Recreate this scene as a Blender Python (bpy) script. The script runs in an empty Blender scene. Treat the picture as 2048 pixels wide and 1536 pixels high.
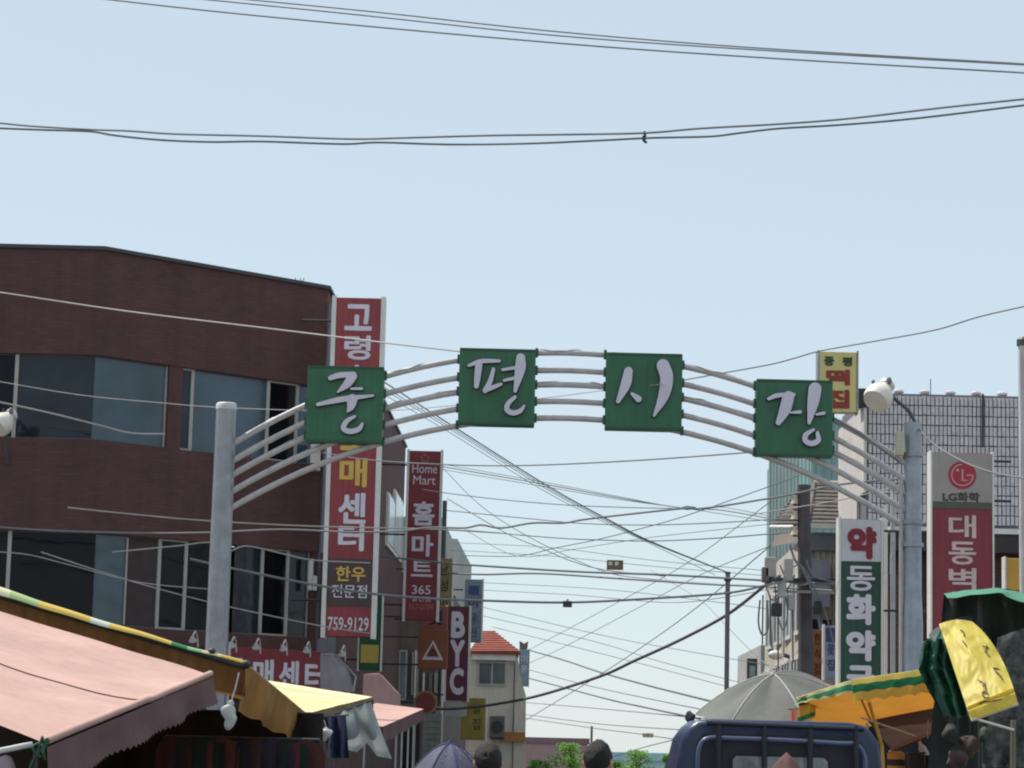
import bpy, bmesh, math, random
from mathutils import Vector, Matrix, noise

random.seed(7)
SC = bpy.context.scene
COL = SC.collection

# ------------------------------------------------------------------ camera
FPX = 5000.0                      # focal length in photo pixels (2048 wide)
CAM = Vector((0.0, 0.0, 1.6))
PITCH = math.atan((1510.0 - 768.0) / FPX)
ROLL = 0.024
_fw = Vector((0, math.cos(PITCH), math.sin(PITCH)))
_r0 = Vector((1, 0, 0))
_u0 = _r0.cross(_fw)
_rt = (_r0 * math.cos(ROLL) + _u0 * math.sin(ROLL)).normalized()
_up = (-_r0 * math.sin(ROLL) + _u0 * math.cos(ROLL)).normalized()
cam_data = bpy.data.cameras.new('camera')
cam_data.sensor_width = 36.0
cam_data.lens = 36.0 * FPX / 2048.0
cam_data.clip_end = 5000.0
cam = bpy.data.objects.new('camera', cam_data)
COL.objects.link(cam)
cam.matrix_world = Matrix(((_rt.x, _up.x, -_fw.x, CAM.x), (_rt.y, _up.y, -_fw.y, CAM.y),
                           (_rt.z, _up.z, -_fw.z, CAM.z), (0, 0, 0, 1)))
SC.camera = cam

# ------------------------------------------------------------------ sky and sun
TO_SUN = Vector((-0.40, 0.27, 0.87)).normalized()
SUN_EL = math.asin(TO_SUN.z)
SUN_AZ = math.atan2(TO_SUN.x, TO_SUN.y)
world = bpy.data.worlds.new('World')
SC.world = world
world.use_nodes = True
wn = world.node_tree
wn.nodes.clear()
w_out = wn.nodes.new('ShaderNodeOutputWorld')
w_bg = wn.nodes.new('ShaderNodeBackground')
w_sky = wn.nodes.new('ShaderNodeTexSky')
w_sky.sky_type = 'NISHITA'
w_sky.sun_disc = False
w_sky.sun_elevation = SUN_EL
w_sky.sun_rotation = SUN_AZ
w_sky.altitude = 50
w_sky.air_density = 1.0
w_sky.dust_density = 0.3
w_sky.ozone_density = 1.0
w_bg.inputs['Strength'].default_value = 0.10
w_dim = wn.nodes.new('ShaderNodeMix')          # thin bright summer haze over the whole dome
w_dim.data_type = 'RGBA'
w_dim.blend_type = 'MIX'
w_dim.inputs['Factor'].default_value = 0.64
w_dim.inputs['B'].default_value = (7.95, 9.2, 9.95, 1)
wn.links.new(w_sky.outputs[0], w_dim.inputs['A'])
wn.links.new(w_dim.outputs['Result'], w_bg.inputs['Color'])
wn.links.new(w_bg.outputs[0], w_out.inputs['Surface'])

sun_d = bpy.data.lights.new('sun', 'SUN')
sun_d.energy = 4.6
sun_d.angle = math.radians(0.53)
sun_d.color = (1.0, 0.955, 0.88)
sun = bpy.data.objects.new('sun', sun_d)
COL.objects.link(sun)
sun.rotation_euler = (-TO_SUN).to_track_quat('-Z', 'Y').to_euler()
sun.location = (-20, 20, 60)

SC.view_settings.view_transform = 'Standard'
SC.view_settings.look = 'None'
SC.view_settings.exposure = 0.0
SC.view_settings.gamma = 1.0
SC.view_settings.use_curve_mapping = False
SC.render.engine = 'CYCLES'
SC.cycles.max_bounces = 6
SC.cycles.filter_width = 2.1      # the photograph is a soft digital zoom

# ------------------------------------------------------------------ helpers
def ray(px, py):
    return (_rt * ((px - 1024.0) / FPX) + _up * ((768.0 - py) / FPX) + _fw)

def P(px, py, d):
    """world point at distance d (metres along the street) seen at photo pixel px,py"""
    v = ray(px, py)
    return CAM + v * (d / v.y)

def on_line(px, py, a, b):
    """hit of a pixel ray with the upright plane through plan points a, b"""
    a = Vector((a[0], a[1], 0)); b = Vector((b[0], b[1], 0))
    n = Vector((-(b - a).y, (b - a).x, 0))
    v = ray(px, py)
    t = (a - CAM).dot(n) / v.dot(n)
    return CAM + v * t

def S(r, g, b):
    def f(c):
        c /= 255.0
        return c / 12.92 if c <= 0.04045 else ((c + 0.055) / 1.055) ** 2.4
    return (f(r), f(g), f(b))

MATS = {}
def mat(name, col, rough=0.6, var=0.18, scale=3.0, bump=0.0, bscale=40.0, metal=0.0, spec=0.5, trans=0.0, tcol=None, streak=0.0):
    """painted / cloth / metal material with soft mottling, optional grime streaks and see-through light"""
    if name in MATS:
        return MATS[name]
    m = bpy.data.materials.new(name)
    m.use_nodes = True
    nt = m.node_tree
    bs = nt.nodes['Principled BSDF']
    out = nt.nodes['Material Output']
    tc = nt.nodes.new('ShaderNodeTexCoord')
    nz = nt.nodes.new('ShaderNodeTexNoise')
    nz.inputs['Scale'].default_value = scale
    nz.inputs['Detail'].default_value = 6
    nz.inputs['Roughness'].default_value = 0.62
    nt.links.new(tc.outputs['Object'], nz.inputs['Vector'])
    rm = nt.nodes.new('ShaderNodeMapRange')
    rm.inputs['From Min'].default_value = 0.3
    rm.inputs['From Max'].default_value = 0.7
    rm.inputs['To Min'].default_value = 1.0 - var
    rm.inputs['To Max'].default_value = 1.0 + var * 0.6
    nt.links.new(nz.outputs['Fac'], rm.inputs['Value'])
    mx = nt.nodes.new('ShaderNodeMix')
    mx.data_type = 'RGBA'
    mx.blend_type = 'MULTIPLY'
    mx.inputs['Factor'].default_value = 1.0
    mx.inputs['A'].default_value = (*col, 1)
    nt.links.new(rm.outputs['Result'], mx.inputs['B'])
    colout = mx.outputs['Result']
    if streak > 0:
        mp = nt.nodes.new('ShaderNodeMapping')
        mp.inputs['Scale'].default_value = (9, 9, 0.7)
        nt.links.new(tc.outputs['Object'], mp.inputs['Vector'])
        n2 = nt.nodes.new('ShaderNodeTexNoise')
        n2.inputs['Scale'].default_value = 1.6
        n2.inputs['Detail'].default_value = 5
        nt.links.new(mp.outputs['Vector'], n2.inputs['Vector'])
        r2 = nt.nodes.new('ShaderNodeMapRange')
        r2.inputs['From Min'].default_value = 0.42
        r2.inputs['From Max'].default_value = 0.72
        r2.inputs['To Min'].default_value = 1.0
        r2.inputs['To Max'].default_value = 1.0 - streak
        nt.links.new(n2.outputs['Fac'], r2.inputs['Value'])
        m2 = nt.nodes.new('ShaderNodeMix')
        m2.data_type = 'RGBA'
        m2.blend_type = 'MULTIPLY'
        m2.inputs['Factor'].default_value = 1.0
        nt.links.new(colout, m2.inputs['A'])
        nt.links.new(r2.outputs['Result'], m2.inputs['B'])
        colout = m2.outputs['Result']
    nt.links.new(colout, bs.inputs['Base Color'])
    bs.inputs['Roughness'].default_value = rough
    bs.inputs['Metallic'].default_value = metal
    bs.inputs['Specular IOR Level'].default_value = spec
    if bump > 0:
        n3 = nt.nodes.new('ShaderNodeTexNoise')
        n3.inputs['Scale'].default_value = bscale
        n3.inputs['Detail'].default_value = 4
        nt.links.new(tc.outputs['Object'], n3.inputs['Vector'])
        bp = nt.nodes.new('ShaderNodeBump')
        bp.inputs['Strength'].default_value = bump
        bp.inputs['Distance'].default_value = 0.03
        nt.links.new(n3.outputs['Fac'], bp.inputs['Height'])
        nt.links.new(bp.outputs['Normal'], bs.inputs['Normal'])
    if trans > 0:
        tr = nt.nodes.new('ShaderNodeBsdfTranslucent')
        if tcol is None:
            nt.links.new(colout, tr.inputs['Color'])
        else:
            tr.inputs['Color'].default_value = (*tcol, 1)
        ms = nt.nodes.new('ShaderNodeMixShader')
        ms.inputs['Fac'].default_value = trans
        nt.links.new(bs.outputs[0], ms.inputs[1])
        nt.links.new(tr.outputs[0], ms.inputs[2])
        nt.links.new(ms.outputs[0], out.inputs['Surface'])
    MATS[name] = m
    return m

def brick_mat(name, c1, c2, mortar, bw=0.20, bh=0.066, msize=0.008, rough=0.85):
    if name in MATS:
        return MATS[name]
    m = bpy.data.materials.new(name)
    m.use_nodes = True
    nt = m.node_tree
    bs = nt.nodes['Principled BSDF']
    uv = nt.nodes.new('ShaderNodeUVMap')
    br = nt.nodes.new('ShaderNodeTexBrick')
    br.inputs['Scale'].default_value = 1.0
    br.inputs['Brick Width'].default_value = bw
    br.inputs['Row Height'].default_value = bh
    br.inputs['Mortar Size'].default_value = msize
    br.inputs['Color1'].default_value = (*c1, 1)
    br.inputs['Color2'].default_value = (*c2, 1)
    br.inputs['Mortar'].default_value = (*mortar, 1)
    nt.links.new(uv.outputs[0], br.inputs['Vector'])
    nz = nt.nodes.new('ShaderNodeTexNoise')
    nz.inputs['Scale'].default_value = 0.9
    nz.inputs['Detail'].default_value = 8
    nz.inputs['Roughness'].default_value = 0.7
    nt.links.new(uv.outputs[0], nz.inputs['Vector'])
    rm = nt.nodes.new('ShaderNodeMapRange')
    rm.inputs['From Min'].default_value = 0.3
    rm.inputs['From Max'].default_value = 0.7
    rm.inputs['To Min'].default_value = 0.82
    rm.inputs['To Max'].default_value = 1.14
    nt.links.new(nz.outputs['Fac'], rm.inputs['Value'])
    mx = nt.nodes.new('ShaderNodeMix')
    mx.data_type = 'RGBA'
    mx.blend_type = 'MULTIPLY'
    mx.inputs['Factor'].default_value = 1
    nt.links.new(br.outputs['Color'], mx.inputs['A'])
    nt.links.new(rm.outputs['Result'], mx.inputs['B'])
    mp = nt.nodes.new('ShaderNodeMapping')          # rain streaks running down the wall
    mp.inputs['Scale'].default_value = (3.2, 0.16, 1)
    nt.links.new(uv.outputs[0], mp.inputs['Vector'])
    n2 = nt.nodes.new('ShaderNodeTexNoise')
    n2.inputs['Scale'].default_value = 1.0
    n2.inputs['Detail'].default_value = 6
    nt.links.new(mp.outputs['Vector'], n2.inputs['Vector'])
    r2 = nt.nodes.new('ShaderNodeMapRange')
    r2.inputs['From Min'].default_value = 0.35
    r2.inputs['From Max'].default_value = 0.7
    r2.inputs['To Min'].default_value = 1.06
    r2.inputs['To Max'].default_value = 0.86
    nt.links.new(n2.outputs['Fac'], r2.inputs['Value'])
    m2 = nt.nodes.new('ShaderNodeMix')
    m2.data_type = 'RGBA'
    m2.blend_type = 'MULTIPLY'
    m2.inputs['Factor'].default_value = 1
    nt.links.new(mx.outputs['Result'], m2.inputs['A'])
    nt.links.new(r2.outputs['Result'], m2.inputs['B'])
    nt.links.new(m2.outputs['Result'], bs.inputs['Base Color'])
    bs.inputs['Roughness'].default_value = rough
    bp = nt.nodes.new('ShaderNodeBump')
    bp.inputs['Strength'].default_value = 0.6
    bp.inputs['Distance'].default_value = 0.01
    bp.invert = True
    nt.links.new(br.outputs['Fac'], bp.inputs['Height'])
    nt.links.new(bp.outputs['Normal'], bs.inputs['Normal'])
    MATS[name] = m
    return m

def glass_mat(name, col, rough=0.08, spec=0.6, scale=0.6, var=0.4, metal=0.0):
    """window glass over a dim room: dark body, glossy coat, wavy pane"""
    m = mat(name, col, rough=rough, var=var, scale=scale, spec=spec, metal=metal)
    nt = m.node_tree
    if 'wav' not in nt.nodes:
        bs = nt.nodes['Principled BSDF']
        tc = nt.nodes.new('ShaderNodeTexCoord')
        n = nt.nodes.new('ShaderNodeTexNoise')
        n.name = 'wav'
        n.inputs['Scale'].default_value = 1.3
        nt.links.new(tc.outputs['Object'], n.inputs['Vector'])
        b = nt.nodes.new('ShaderNodeBump')
        b.inputs['Strength'].default_value = 0.25
        b.inputs['Distance'].default_value = 0.05
        nt.links.new(n.outputs['Fac'], b.inputs['Height'])
        nt.links.new(b.outputs['Normal'], bs.inputs['Normal'])
    return m

def stripe_mat(name, stops, axis='U', rough=0.7, trans=0.35):
    """striped cloth along a UV axis; stops = list of (pos, colour)"""
    if name in MATS:
        return MATS[name]
    m = bpy.data.materials.new(name)
    m.use_nodes = True
    nt = m.node_tree
    bs = nt.nodes['Principled BSDF']
    out = nt.nodes['Material Output']
    uv = nt.nodes.new('ShaderNodeUVMap')
    sp = nt.nodes.new('ShaderNodeSeparateXYZ')
    nt.links.new(uv.outputs[0], sp.inputs[0])
    cr = nt.nodes.new('ShaderNodeValToRGB')
    cr.color_ramp.interpolation = 'CONSTANT'
    els = cr.color_ramp.elements
    els[0].position = stops[0][0]
    els[0].color = (*stops[0][1], 1)
    els[1].position = stops[1][0]
    els[1].color = (*stops[1][1], 1)
    for p, c in stops[2:]:
        e = els.new(p)
        e.color = (*c, 1)
    nt.links.new(sp.outputs[0 if axis == 'U' else 1], cr.inputs['Fac'])
    nt.links.new(cr.outputs['Color'], bs.inputs['Base Color'])
    bs.inputs['Roughness'].default_value = rough
    tr = nt.nodes.new('ShaderNodeBsdfTranslucent')
    nt.links.new(cr.outputs['Color'], tr.inputs['Color'])
    ms = nt.nodes.new('ShaderNodeMixShader')
    ms.inputs['Fac'].default_value = trans
    nt.links.new(bs.outputs[0], ms.inputs[1])
    nt.links.new(tr.outputs[0], ms.inputs[2])
    nt.links.new(ms.outputs[0], out.inputs['Surface'])
    MATS[name] = m
    return m

def wl(o):
    v = Vector((0, 0, 0))
    while o is not None:
        v += o.location
        o = o.parent
    return v

def tag(o, label=None, cat=None, group=None, kind=None):
    if label: o['label'] = label
    if cat: o['category'] = cat
    if group: o['group'] = group
    if kind: o['kind'] = kind
    return o

def thing(name, loc, label, cat, group=None, rz=0.0, rot=None):
    o = bpy.data.objects.new(name, None)
    o.empty_display_size = 0.2
    COL.objects.link(o)
    o.location = loc
    o.rotation_euler = rot if rot else (0, 0, rz)
    return tag(o, label, cat, group)

class MB:
    def __init__(self):
        self.v = []; self.f = []; self.uv = {}
    def quad(self, a, b, c, d, uv=None):
        i = len(self.v)
        self.v += [tuple(a), tuple(b), tuple(c), tuple(d)]
        self.f.append((i, i + 1, i + 2, i + 3))
        if uv: self.uv[len(self.f) - 1] = uv
        return self
    def box(self, c, s, m=None):
        i = len(self.v)
        hx, hy, hz = s[0] / 2, s[1] / 2, s[2] / 2
        pts = [Vector((x, y, z)) for z in (-hz, hz) for (x, y) in ((-hx, -hy), (hx, -hy), (hx, hy), (-hx, hy))]
        c = Vector(c)
        for p in pts:
            q = (m @ p if m else p) + c
            self.v.append(tuple(q))
        for f in ((3, 2, 1, 0), (4, 5, 6, 7), (0, 1, 5, 4), (1, 2, 6, 5), (2, 3, 7, 6), (3, 0, 4, 7)):
            self.f.append(tuple(i + k for k in f))
        return self
    def span(self, x0, x1, y0, y1, z0, z1):
        return self.box(((x0 + x1) / 2, (y0 + y1) / 2, (z0 + z1) / 2), (abs(x1 - x0), abs(y1 - y0), abs(z1 - z0)))
    def prism(self, poly, y0, y1):
        """outline in local x,z pushed through y0..y1"""
        i = len(self.v); n = len(poly)
        for y in (y0, y1):
            for (x, z) in poly:
                self.v.append((x, y, z))
        self.f.append(tuple(range(i, i + n)))
        self.f.append(tuple(range(i + 2 * n - 1, i + n - 1, -1)))
        for k in range(n):
            j = (k + 1) % n
            self.f.append((i + k, i + n + k, i + n + j, i + j))
        return self
    def slab(self, poly, z0, z1):
        """plan outline (x,y) raised z0..z1, sides carry uv in metres"""
        i = len(self.v); n = len(poly)
        for z in (z0, z1):
            for (x, y) in poly:
                self.v.append((x, y, z))
        self.f.append(tuple(range(i + n - 1, i - 1, -1)))
        self.f.append(tuple(range(i + n, i + 2 * n)))
        u = 0.0
        for k in range(n):
            j = (k + 1) % n
            L = math.hypot(poly[j][0] - poly[k][0], poly[j][1] - poly[k][1])
            self.f.append((i + k, i + j, i + n + j, i + n + k))
            self.uv[len(self.f) - 1] = ((u, z0), (u + L, z0), (u + L, z1), (u, z1))
            u += L
        return self
    def tube(self, pts, r, n=8, cap=True):
        pts = [Vector(p) for p in pts]
        m = len(pts)
        rs = r if isinstance(r, (list, tuple)) else [r] * m
        i = len(self.v)
        prev = None
        for k in range(m):
            t = (pts[min(k + 1, m - 1)] - pts[max(k - 1, 0)]).normalized()
            if prev is None:
                a = Vector((0, 0, 1)) if abs(t.z) < 0.9 else Vector((1, 0, 0))
                nx = t.cross(a).normalized()
            else:
                nx = (prev - t * prev.dot(t)).normalized()
            ny = t.cross(nx)
            prev = nx
            for q in range(n):
                a = 2 * math.pi * q / n
                self.v.append(tuple(pts[k] + (nx * math.cos(a) + ny * math.sin(a)) * rs[k]))
        for k in range(m - 1):
            for q in range(n):
                w = (q + 1) % n
                self.f.append((i + k * n + q, i + k * n + w, i + (k + 1) * n + w, i + (k + 1) * n + q))
        if cap:
            self.f.append(tuple(i + q for q in range(n - 1, -1, -1)))
            self.f.append(tuple(i + (m - 1) * n + q for q in range(n)))
        return self
    def lathe(self, prof, c=(0, 0, 0), n=16, m=None):
        i = len(self.v)
        c = Vector(c)
        for (r, z) in prof:
            for q in range(n):
                a = 2 * math.pi * q / n
                p = Vector((r * math.cos(a), r * math.sin(a), z))
                self.v.append(tuple((m @ p if m else p) + c))
        for k in range(len(prof) - 1):
            for q in range(n):
                w = (q + 1) % n
                self.f.append((i + k * n + q, i + k * n + w, i + (k + 1) * n + w, i + (k + 1) * n + q))
        self.f.append(tuple(i + q for q in range(n - 1, -1, -1)))
        self.f.append(tuple(i + (len(prof) - 1) * n + q for q in range(n)))
        return self
    def ball(self, c, r, n=12, m=8, rot=None):
        i = len(self.v)
        rr = r if isinstance(r, (list, tuple)) else (r, r, r)
        c = Vector(c)
        for k in range(m + 1):
            th = math.pi * (k + 0.001) / (m + 0.002)
            for q in range(n):
                a = 2 * math.pi * q / n
                p = Vector((rr[0] * math.sin(th) * math.cos(a), rr[1] * math.sin(th) * math.sin(a), rr[2] * math.cos(th)))
                self.v.append(tuple((rot @ p if rot else p) + c))
        for k in range(m):
            for q in range(n):
                w = (q + 1) % n
                self.f.append((i + k * n + q, i + (k + 1) * n + q, i + (k + 1) * n + w, i + k * n + w))
        return self
    def grid(self, fn, nu, nv):
        """sheet from fn(u,v)->point with uv"""
        i = len(self.v)
        for a in range(nu + 1):
            for b in range(nv + 1):
                self.v.append(tuple(fn(a / nu, b / nv)))
        for a in range(nu):
            for b in range(nv):
                k = i + a * (nv + 1) + b
                self.f.append((k, k + nv + 1, k + nv + 2, k + 1))
                u0, u1, v0, v1 = a / nu, (a + 1) / nu, b / nv, (b + 1) / nv
                self.uv[len(self.f) - 1] = ((u0, v0), (u1, v0), (u1, v1), (u0, v1))
        return self
    def build(self, name, material, parent=None, local=False, smooth=False, bevel=0.0, label=None, kind=None, fix=True):
        off = Vector((0, 0, 0)) if (local or parent is None) else wl(parent)
        me = bpy.data.meshes.new(name)
        me.from_pydata([(x - off.x, y - off.y, z - off.z) for (x, y, z) in self.v], [], self.f)
        if self.uv:
            ul = me.uv_layers.new(name='UVMap')
            for fi, uvs in self.uv.items():
                p = me.polygons[fi]
                for k, li in enumerate(p.loop_indices):
                    if k < len(uvs):
                        ul.data[li].uv = uvs[k]
        if fix:
            bm = bmesh.new()
            bm.from_mesh(me)
            bmesh.ops.remove_doubles(bm, verts=bm.verts, dist=1e-5)
            bmesh.ops.recalc_face_normals(bm, faces=bm.faces)
            bm.to_mesh(me)
            bm.free()
        if smooth:
            for p in me.polygons:
                p.use_smooth = True
        me.materials.append(material)
        o = bpy.data.objects.new(name, me)
        COL.objects.link(o)
        if parent is not None:
            o.parent = parent
        if bevel > 0:
            b = o.modifiers.new('bevel', 'BEVEL')
            b.width = bevel
            b.segments = 2
            b.limit_method = 'ANGLE'
        if smooth:
            es = o.modifiers.new('edges', 'EDGE_SPLIT')
            es.split_angle = math.radians(48)
        if label: o['label'] = label
        if kind: o['kind'] = kind
        return o

def smooth_path(pts, sub=6):
    """Catmull-Rom through points"""
    pts = [Vector(p) for p in pts]
    if len(pts) < 3:
        return [pts[0].lerp(pts[-1], k / sub) for k in range(sub + 1)]
    ext = [pts[0] * 2 - pts[1]] + pts + [pts[-1] * 2 - pts[-2]]
    out = []
    for k in range(1, len(ext) - 2):
        a, b, c, d = ext[k - 1], ext[k], ext[k + 1], ext[k + 2]
        for s in range(sub):
            t = s / sub
            out.append(0.5 * ((2 * b) + (c - a) * t + (2 * a - 5 * b + 4 * c - d) * t * t + (3 * b - a - 3 * c + d) * t * t * t))
    out.append(pts[-1])
    return out

_glyph = {}
def glyph_mesh(s, bold, ext):
    key = (s, bold, ext)
    if key in _glyph:
        return _glyph[key]
    cu = bpy.data.curves.new('lettering', 'FONT')
    cu.body = s
    cu.size = 1.0
    cu.offset = bold
    cu.resolution_u = 3
    o = bpy.data.objects.new('lettering', cu)
    COL.objects.link(o)
    dg = bpy.context.evaluated_depsgraph_get()
    me = bpy.data.meshes.new_from_object(o.evaluated_get(dg))
    COL.objects.unlink(o)
    bpy.data.objects.remove(o)
    bpy.data.curves.remove(cu)
    vs = [(v.co.x, v.co.y) for v in me.vertices]
    fs = [tuple(p.vertices) for p in me.polygons]
    x0 = min(v[0] for v in vs); x1 = max(v[0] for v in vs)
    y0 = min(v[1] for v in vs); y1 = max(v[1] for v in vs)
    _glyph[key] = (vs, fs, x0, x1, y0, y1)
    bpy.data.meshes.remove(me)
    return _glyph[key]

def lettering(name, s, cx, cz, w, h, y, m, parent, bold=0.02, local=True):
    """cut vinyl characters fitted to a w x h box in the local x,z plane, facing -y; weight built from close layers"""
    vs, fs, x0, x1, y0, y1 = glyph_mesh(s, 0.0, 0)
    bd = bold * 1.1
    x0 -= bd; x1 += bd; y0 -= bd; y1 += bd
    sx = w / (x1 - x0); sz = h / (y1 - y0)
    V, Fc = [], []
    shifts = [(0, 0)] + ([(bd * math.cos(a), bd * math.sin(a)) for a in [k * math.pi / 4 + 0.39 for k in range(8)]] if bold > 0 else [])
    for k, (dx, dz) in enumerate(shifts):
        i = len(V)
        V += [(cx + (vx + dx - (x0 + x1) / 2) * sx, y - 0.0008 * k, cz + (vy + dz - (y0 + y1) / 2) * sz) for vx, vy in vs]
        Fc += [tuple(i + q for q in f) for f in fs]
    me = bpy.data.meshes.new(name)
    me.from_pydata(V, [], Fc)
    me.materials.append(m)
    o = bpy.data.objects.new(name, me)
    COL.objects.link(o)
    o.parent = parent
    return o

def copy_tree(o, parent=None):
    c = o.copy()
    COL.objects.link(c)
    c.parent = parent
    for ch in list(o.children):
        copy_tree(ch, c)
    return c
# ------------------------------------------------------------------ shared materials
m_asphalt = mat('asphalt', (0.055, 0.054, 0.052), 0.9, 0.3, 2.0, 0.5, 120)
m_ground = mat('packed_ground', (0.16, 0.145, 0.125), 0.95, 0.25, 0.4, 0.3, 30)
m_pave = mat('pavement_slab', (0.26, 0.25, 0.235), 0.9, 0.2, 1.5, 0.3, 60)
m_brick = brick_mat('dark_red_brick', S(97, 63, 61), S(88, 57, 56), S(84, 61, 60))
m_brick2 = brick_mat('brown_brick', S(120, 88, 76), S(100, 74, 66), S(110, 98, 90))
m_dark = mat('dark_metal', (0.035, 0.036, 0.04), 0.5)
m_alu = mat('aluminium', S(172, 168, 164), 0.45, 0.15, 4, metal=0.0)
m_galv = mat('galvanised_steel', S(154, 156, 162), 0.42, 0.2, 5, metal=0.55, streak=0.15)
m_pipe = mat('painted_pipe', S(186, 182, 182), 0.45, 0.15, 6, streak=0.12)
m_white = mat('white_paint', S(225, 222, 216), 0.5, 0.12, 3)
m_wire = mat('black_cable', (0.19, 0.195, 0.205), 0.45)
m_wire2 = mat('sunlit_grey_cable', (0.42, 0.39, 0.37), 0.45)  # paler copy of the cable, sunlit tops put into its colour
m_conc = mat('concrete', S(120, 116, 112), 0.9, 0.25, 2.5, 0.4, 50, streak=0.25)
m_red = mat('red_sign_face', S(154, 62, 67), 0.5, 0.2, 1.3, streak=0.24)
m_maroon = mat('maroon_sign_face', S(98, 42, 56), 0.5, 0.12, 2, streak=0.1)
m_letter = mat('white_vinyl', S(222, 216, 226), 0.5, 0.08, 4)
m_letter_y = mat('yellow_vinyl', S(222, 184, 84), 0.5, 0.1, 4)
m_letter_k = mat('black_vinyl', (0.02, 0.02, 0.022), 0.5)
m_green = mat('green_sign_face', S(48, 106, 75), 0.45, 0.22, 1.3, streak=0.2)
m_dkgreen = mat('dark_green_sign_face', S(40, 80, 66), 0.45, 0.2, 1.5, streak=0.24)
m_yellow = mat('yellow_sign_face', S(208, 182, 84), 0.5, 0.12, 2, streak=0.15)
m_cream = mat('cream_render', S(206, 198, 184), 0.9, 0.14, 0.8, 0.15, 30, streak=0.2)
m_glass = glass_mat('window_glass_dark', S(34, 44, 54), var=0.6, scale=0.9, spec=0.35)
m_glass2 = glass_mat('window_glass_teal', S(60, 82, 96), rough=0.15, var=0.45, scale=0.8)
m_glass3 = glass_mat('window_glass_black', S(17, 20, 26), var=0.7, scale=1.2, spec=0.18)
m_curtain = mat('brown_curtain', S(70, 60, 60), 0.9, 0.2, 6)

# ------------------------------------------------------------------ ground
g = MB().quad((-400, -60, -0.004), (400, -60, -0.004), (400, 900, -0.004), (-400, 900, -0.004)).build('ground', m_ground)
tag(g, kind='structure')
g = MB().span(-2.6, 4.9, -40, 300, -0.05, 0.004).build('road', m_asphalt)
tag(g, kind='structure')
for nm, x0, x1 in (('pavement_left', -3.6, -2.6), ('pavement_right', 4.9, 6.4)):
    g = MB().span(x0, x1, -40, 300, -0.05, 0.13).build(nm, m_pave, bevel=0.015)
    tag(g, kind='structure')

# ------------------------------------------------------------------ brick building on the left
K0 = (-17.0, 45.0)
K1 = (P(190, 880, 45.0).x, 45.0)
K2 = (P(646, 880, 48.4).x, 48.4)
K3 = (-3.12, 74.0)
ZB = lambda py: P(190, py, 45.0).z
z_roof, z3t, z3b, z2t, z2b = ZB(500), ZB(710), ZB(879), ZB(1064), ZB(1249)

def offset_chain(pts, t):
    """points of an open plan chain moved to its left by t with mitres"""
    out = []
    for k, p in enumerate(pts):
        ns = []
        if k > 0:
            d = Vector((p[0] - pts[k - 1][0], p[1] - pts[k - 1][1])).normalized(); ns.append(Vector((-d.y, d.x)))
        if k < len(pts) - 1:
            d = Vector((pts[k + 1][0] - p[0], pts[k + 1][1] - p[1])).normalized(); ns.append(Vector((-d.y, d.x)))
        n = sum(ns, Vector((0, 0))) / len(ns)
        n = n / max(n.length_squared, 1e-6) * (1 if len(ns) > 1 else 1)
        out.append((p[0] + n.x * t, p[1] + n.y * t))
    return out

chain = [K0, K1, K2, K3]
strip = chain + list(reversed(offset_chain(chain, 0.35)))
bb = thing('brick_building', (K1[0], K1[1], 0), 'dark red brick three storey building with ribbon windows behind the pink awning', 'building')
MB().slab(strip, 0, z2b).build('brick_wall', m_brick, bb)
MB().slab(strip, z2t, z3b).build('brick_wall', m_brick, bb)
MB().slab(strip, z3t, z_roof).build('brick_wall', m_brick, bb)
cop = offset_chain(chain, -0.05) + list(reversed(offset_chain(chain, 0.40)))
MB().slab(cop, z_roof + 0.002, z_roof + 0.07).build('parapet_coping', mat('coping_metal', S(70, 66, 74), 0.6), bb)
MB().slab(offset_chain(chain, 0.36) + [(-17, 74)], z_roof - 0.6, z_roof - 0.4).build('roof', m_conc, bb)
# grey slab over the first stretch of the street side wall
cdir = Vector((K3[0] - K2[0], K3[1] - K2[1], 0)).normalized()
MB().slab([(K2[0] + 0.03, K2[1] - 0.02), (K2[0] + cdir.x * 4 + 0.03, K2[1] + cdir.y * 4), (K2[0] + cdir.x * 4, K2[1] + cdir.y * 4), (K2[0] - 0.06, K2[1] + 0.02)], 3.3, z_roof - 0.25).build('corner_panel', mat('grey_side_slab', S(104, 108, 112), 0.85, 0.2, 1, streak=0.2), bb)

FAC = {'A': (K0, K1), 'B': (K1, K2), 'C': (K2, K3)}
def facet_piece(f, px0, px1, z0, z1, depth0, depth1):
    """box on a facet between two pixel columns, depth measured into the wall; columns taken at eye-true verticals"""
    a, b = FAC[f]
    zz = (z0 + z1) / 2
    def col(px):
        # iterate: find plan position whose projection at height zz lies on column px
        py = 900.0
        for _ in range(6):
            q = on_line(px, py, a, b)
            # adjust py so that q.z == zz
            py -= (zz - q.z) / (P(px, py - 0.5, q.y).z - P(px, py + 0.5, q.y).z)
        return on_line(px, py, a, b)
    p, q = col(px0), col(px1)
    d = Vector((b[0] - a[0], b[1] - a[1], 0)).normalized()
    n = Vector((-d.y, d.x, 0))
    return p, q, d, n

def facet_box(mb, f, px0, px1, z0, z1, d0, d1, inset0=0.0, inset1=0.0):
    p, q, d, n = facet_piece(f, px0, px1, z0, z1, d0, d1)
    p = p + d * inset0; q = q - d * inset1
    poly = [(p + n * d0), (q + n * d0), (q + n * d1), (p + n * d1)]
    mb.slab([(v.x, v.y) for v in poly], z0, z1)
    return mb

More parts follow.
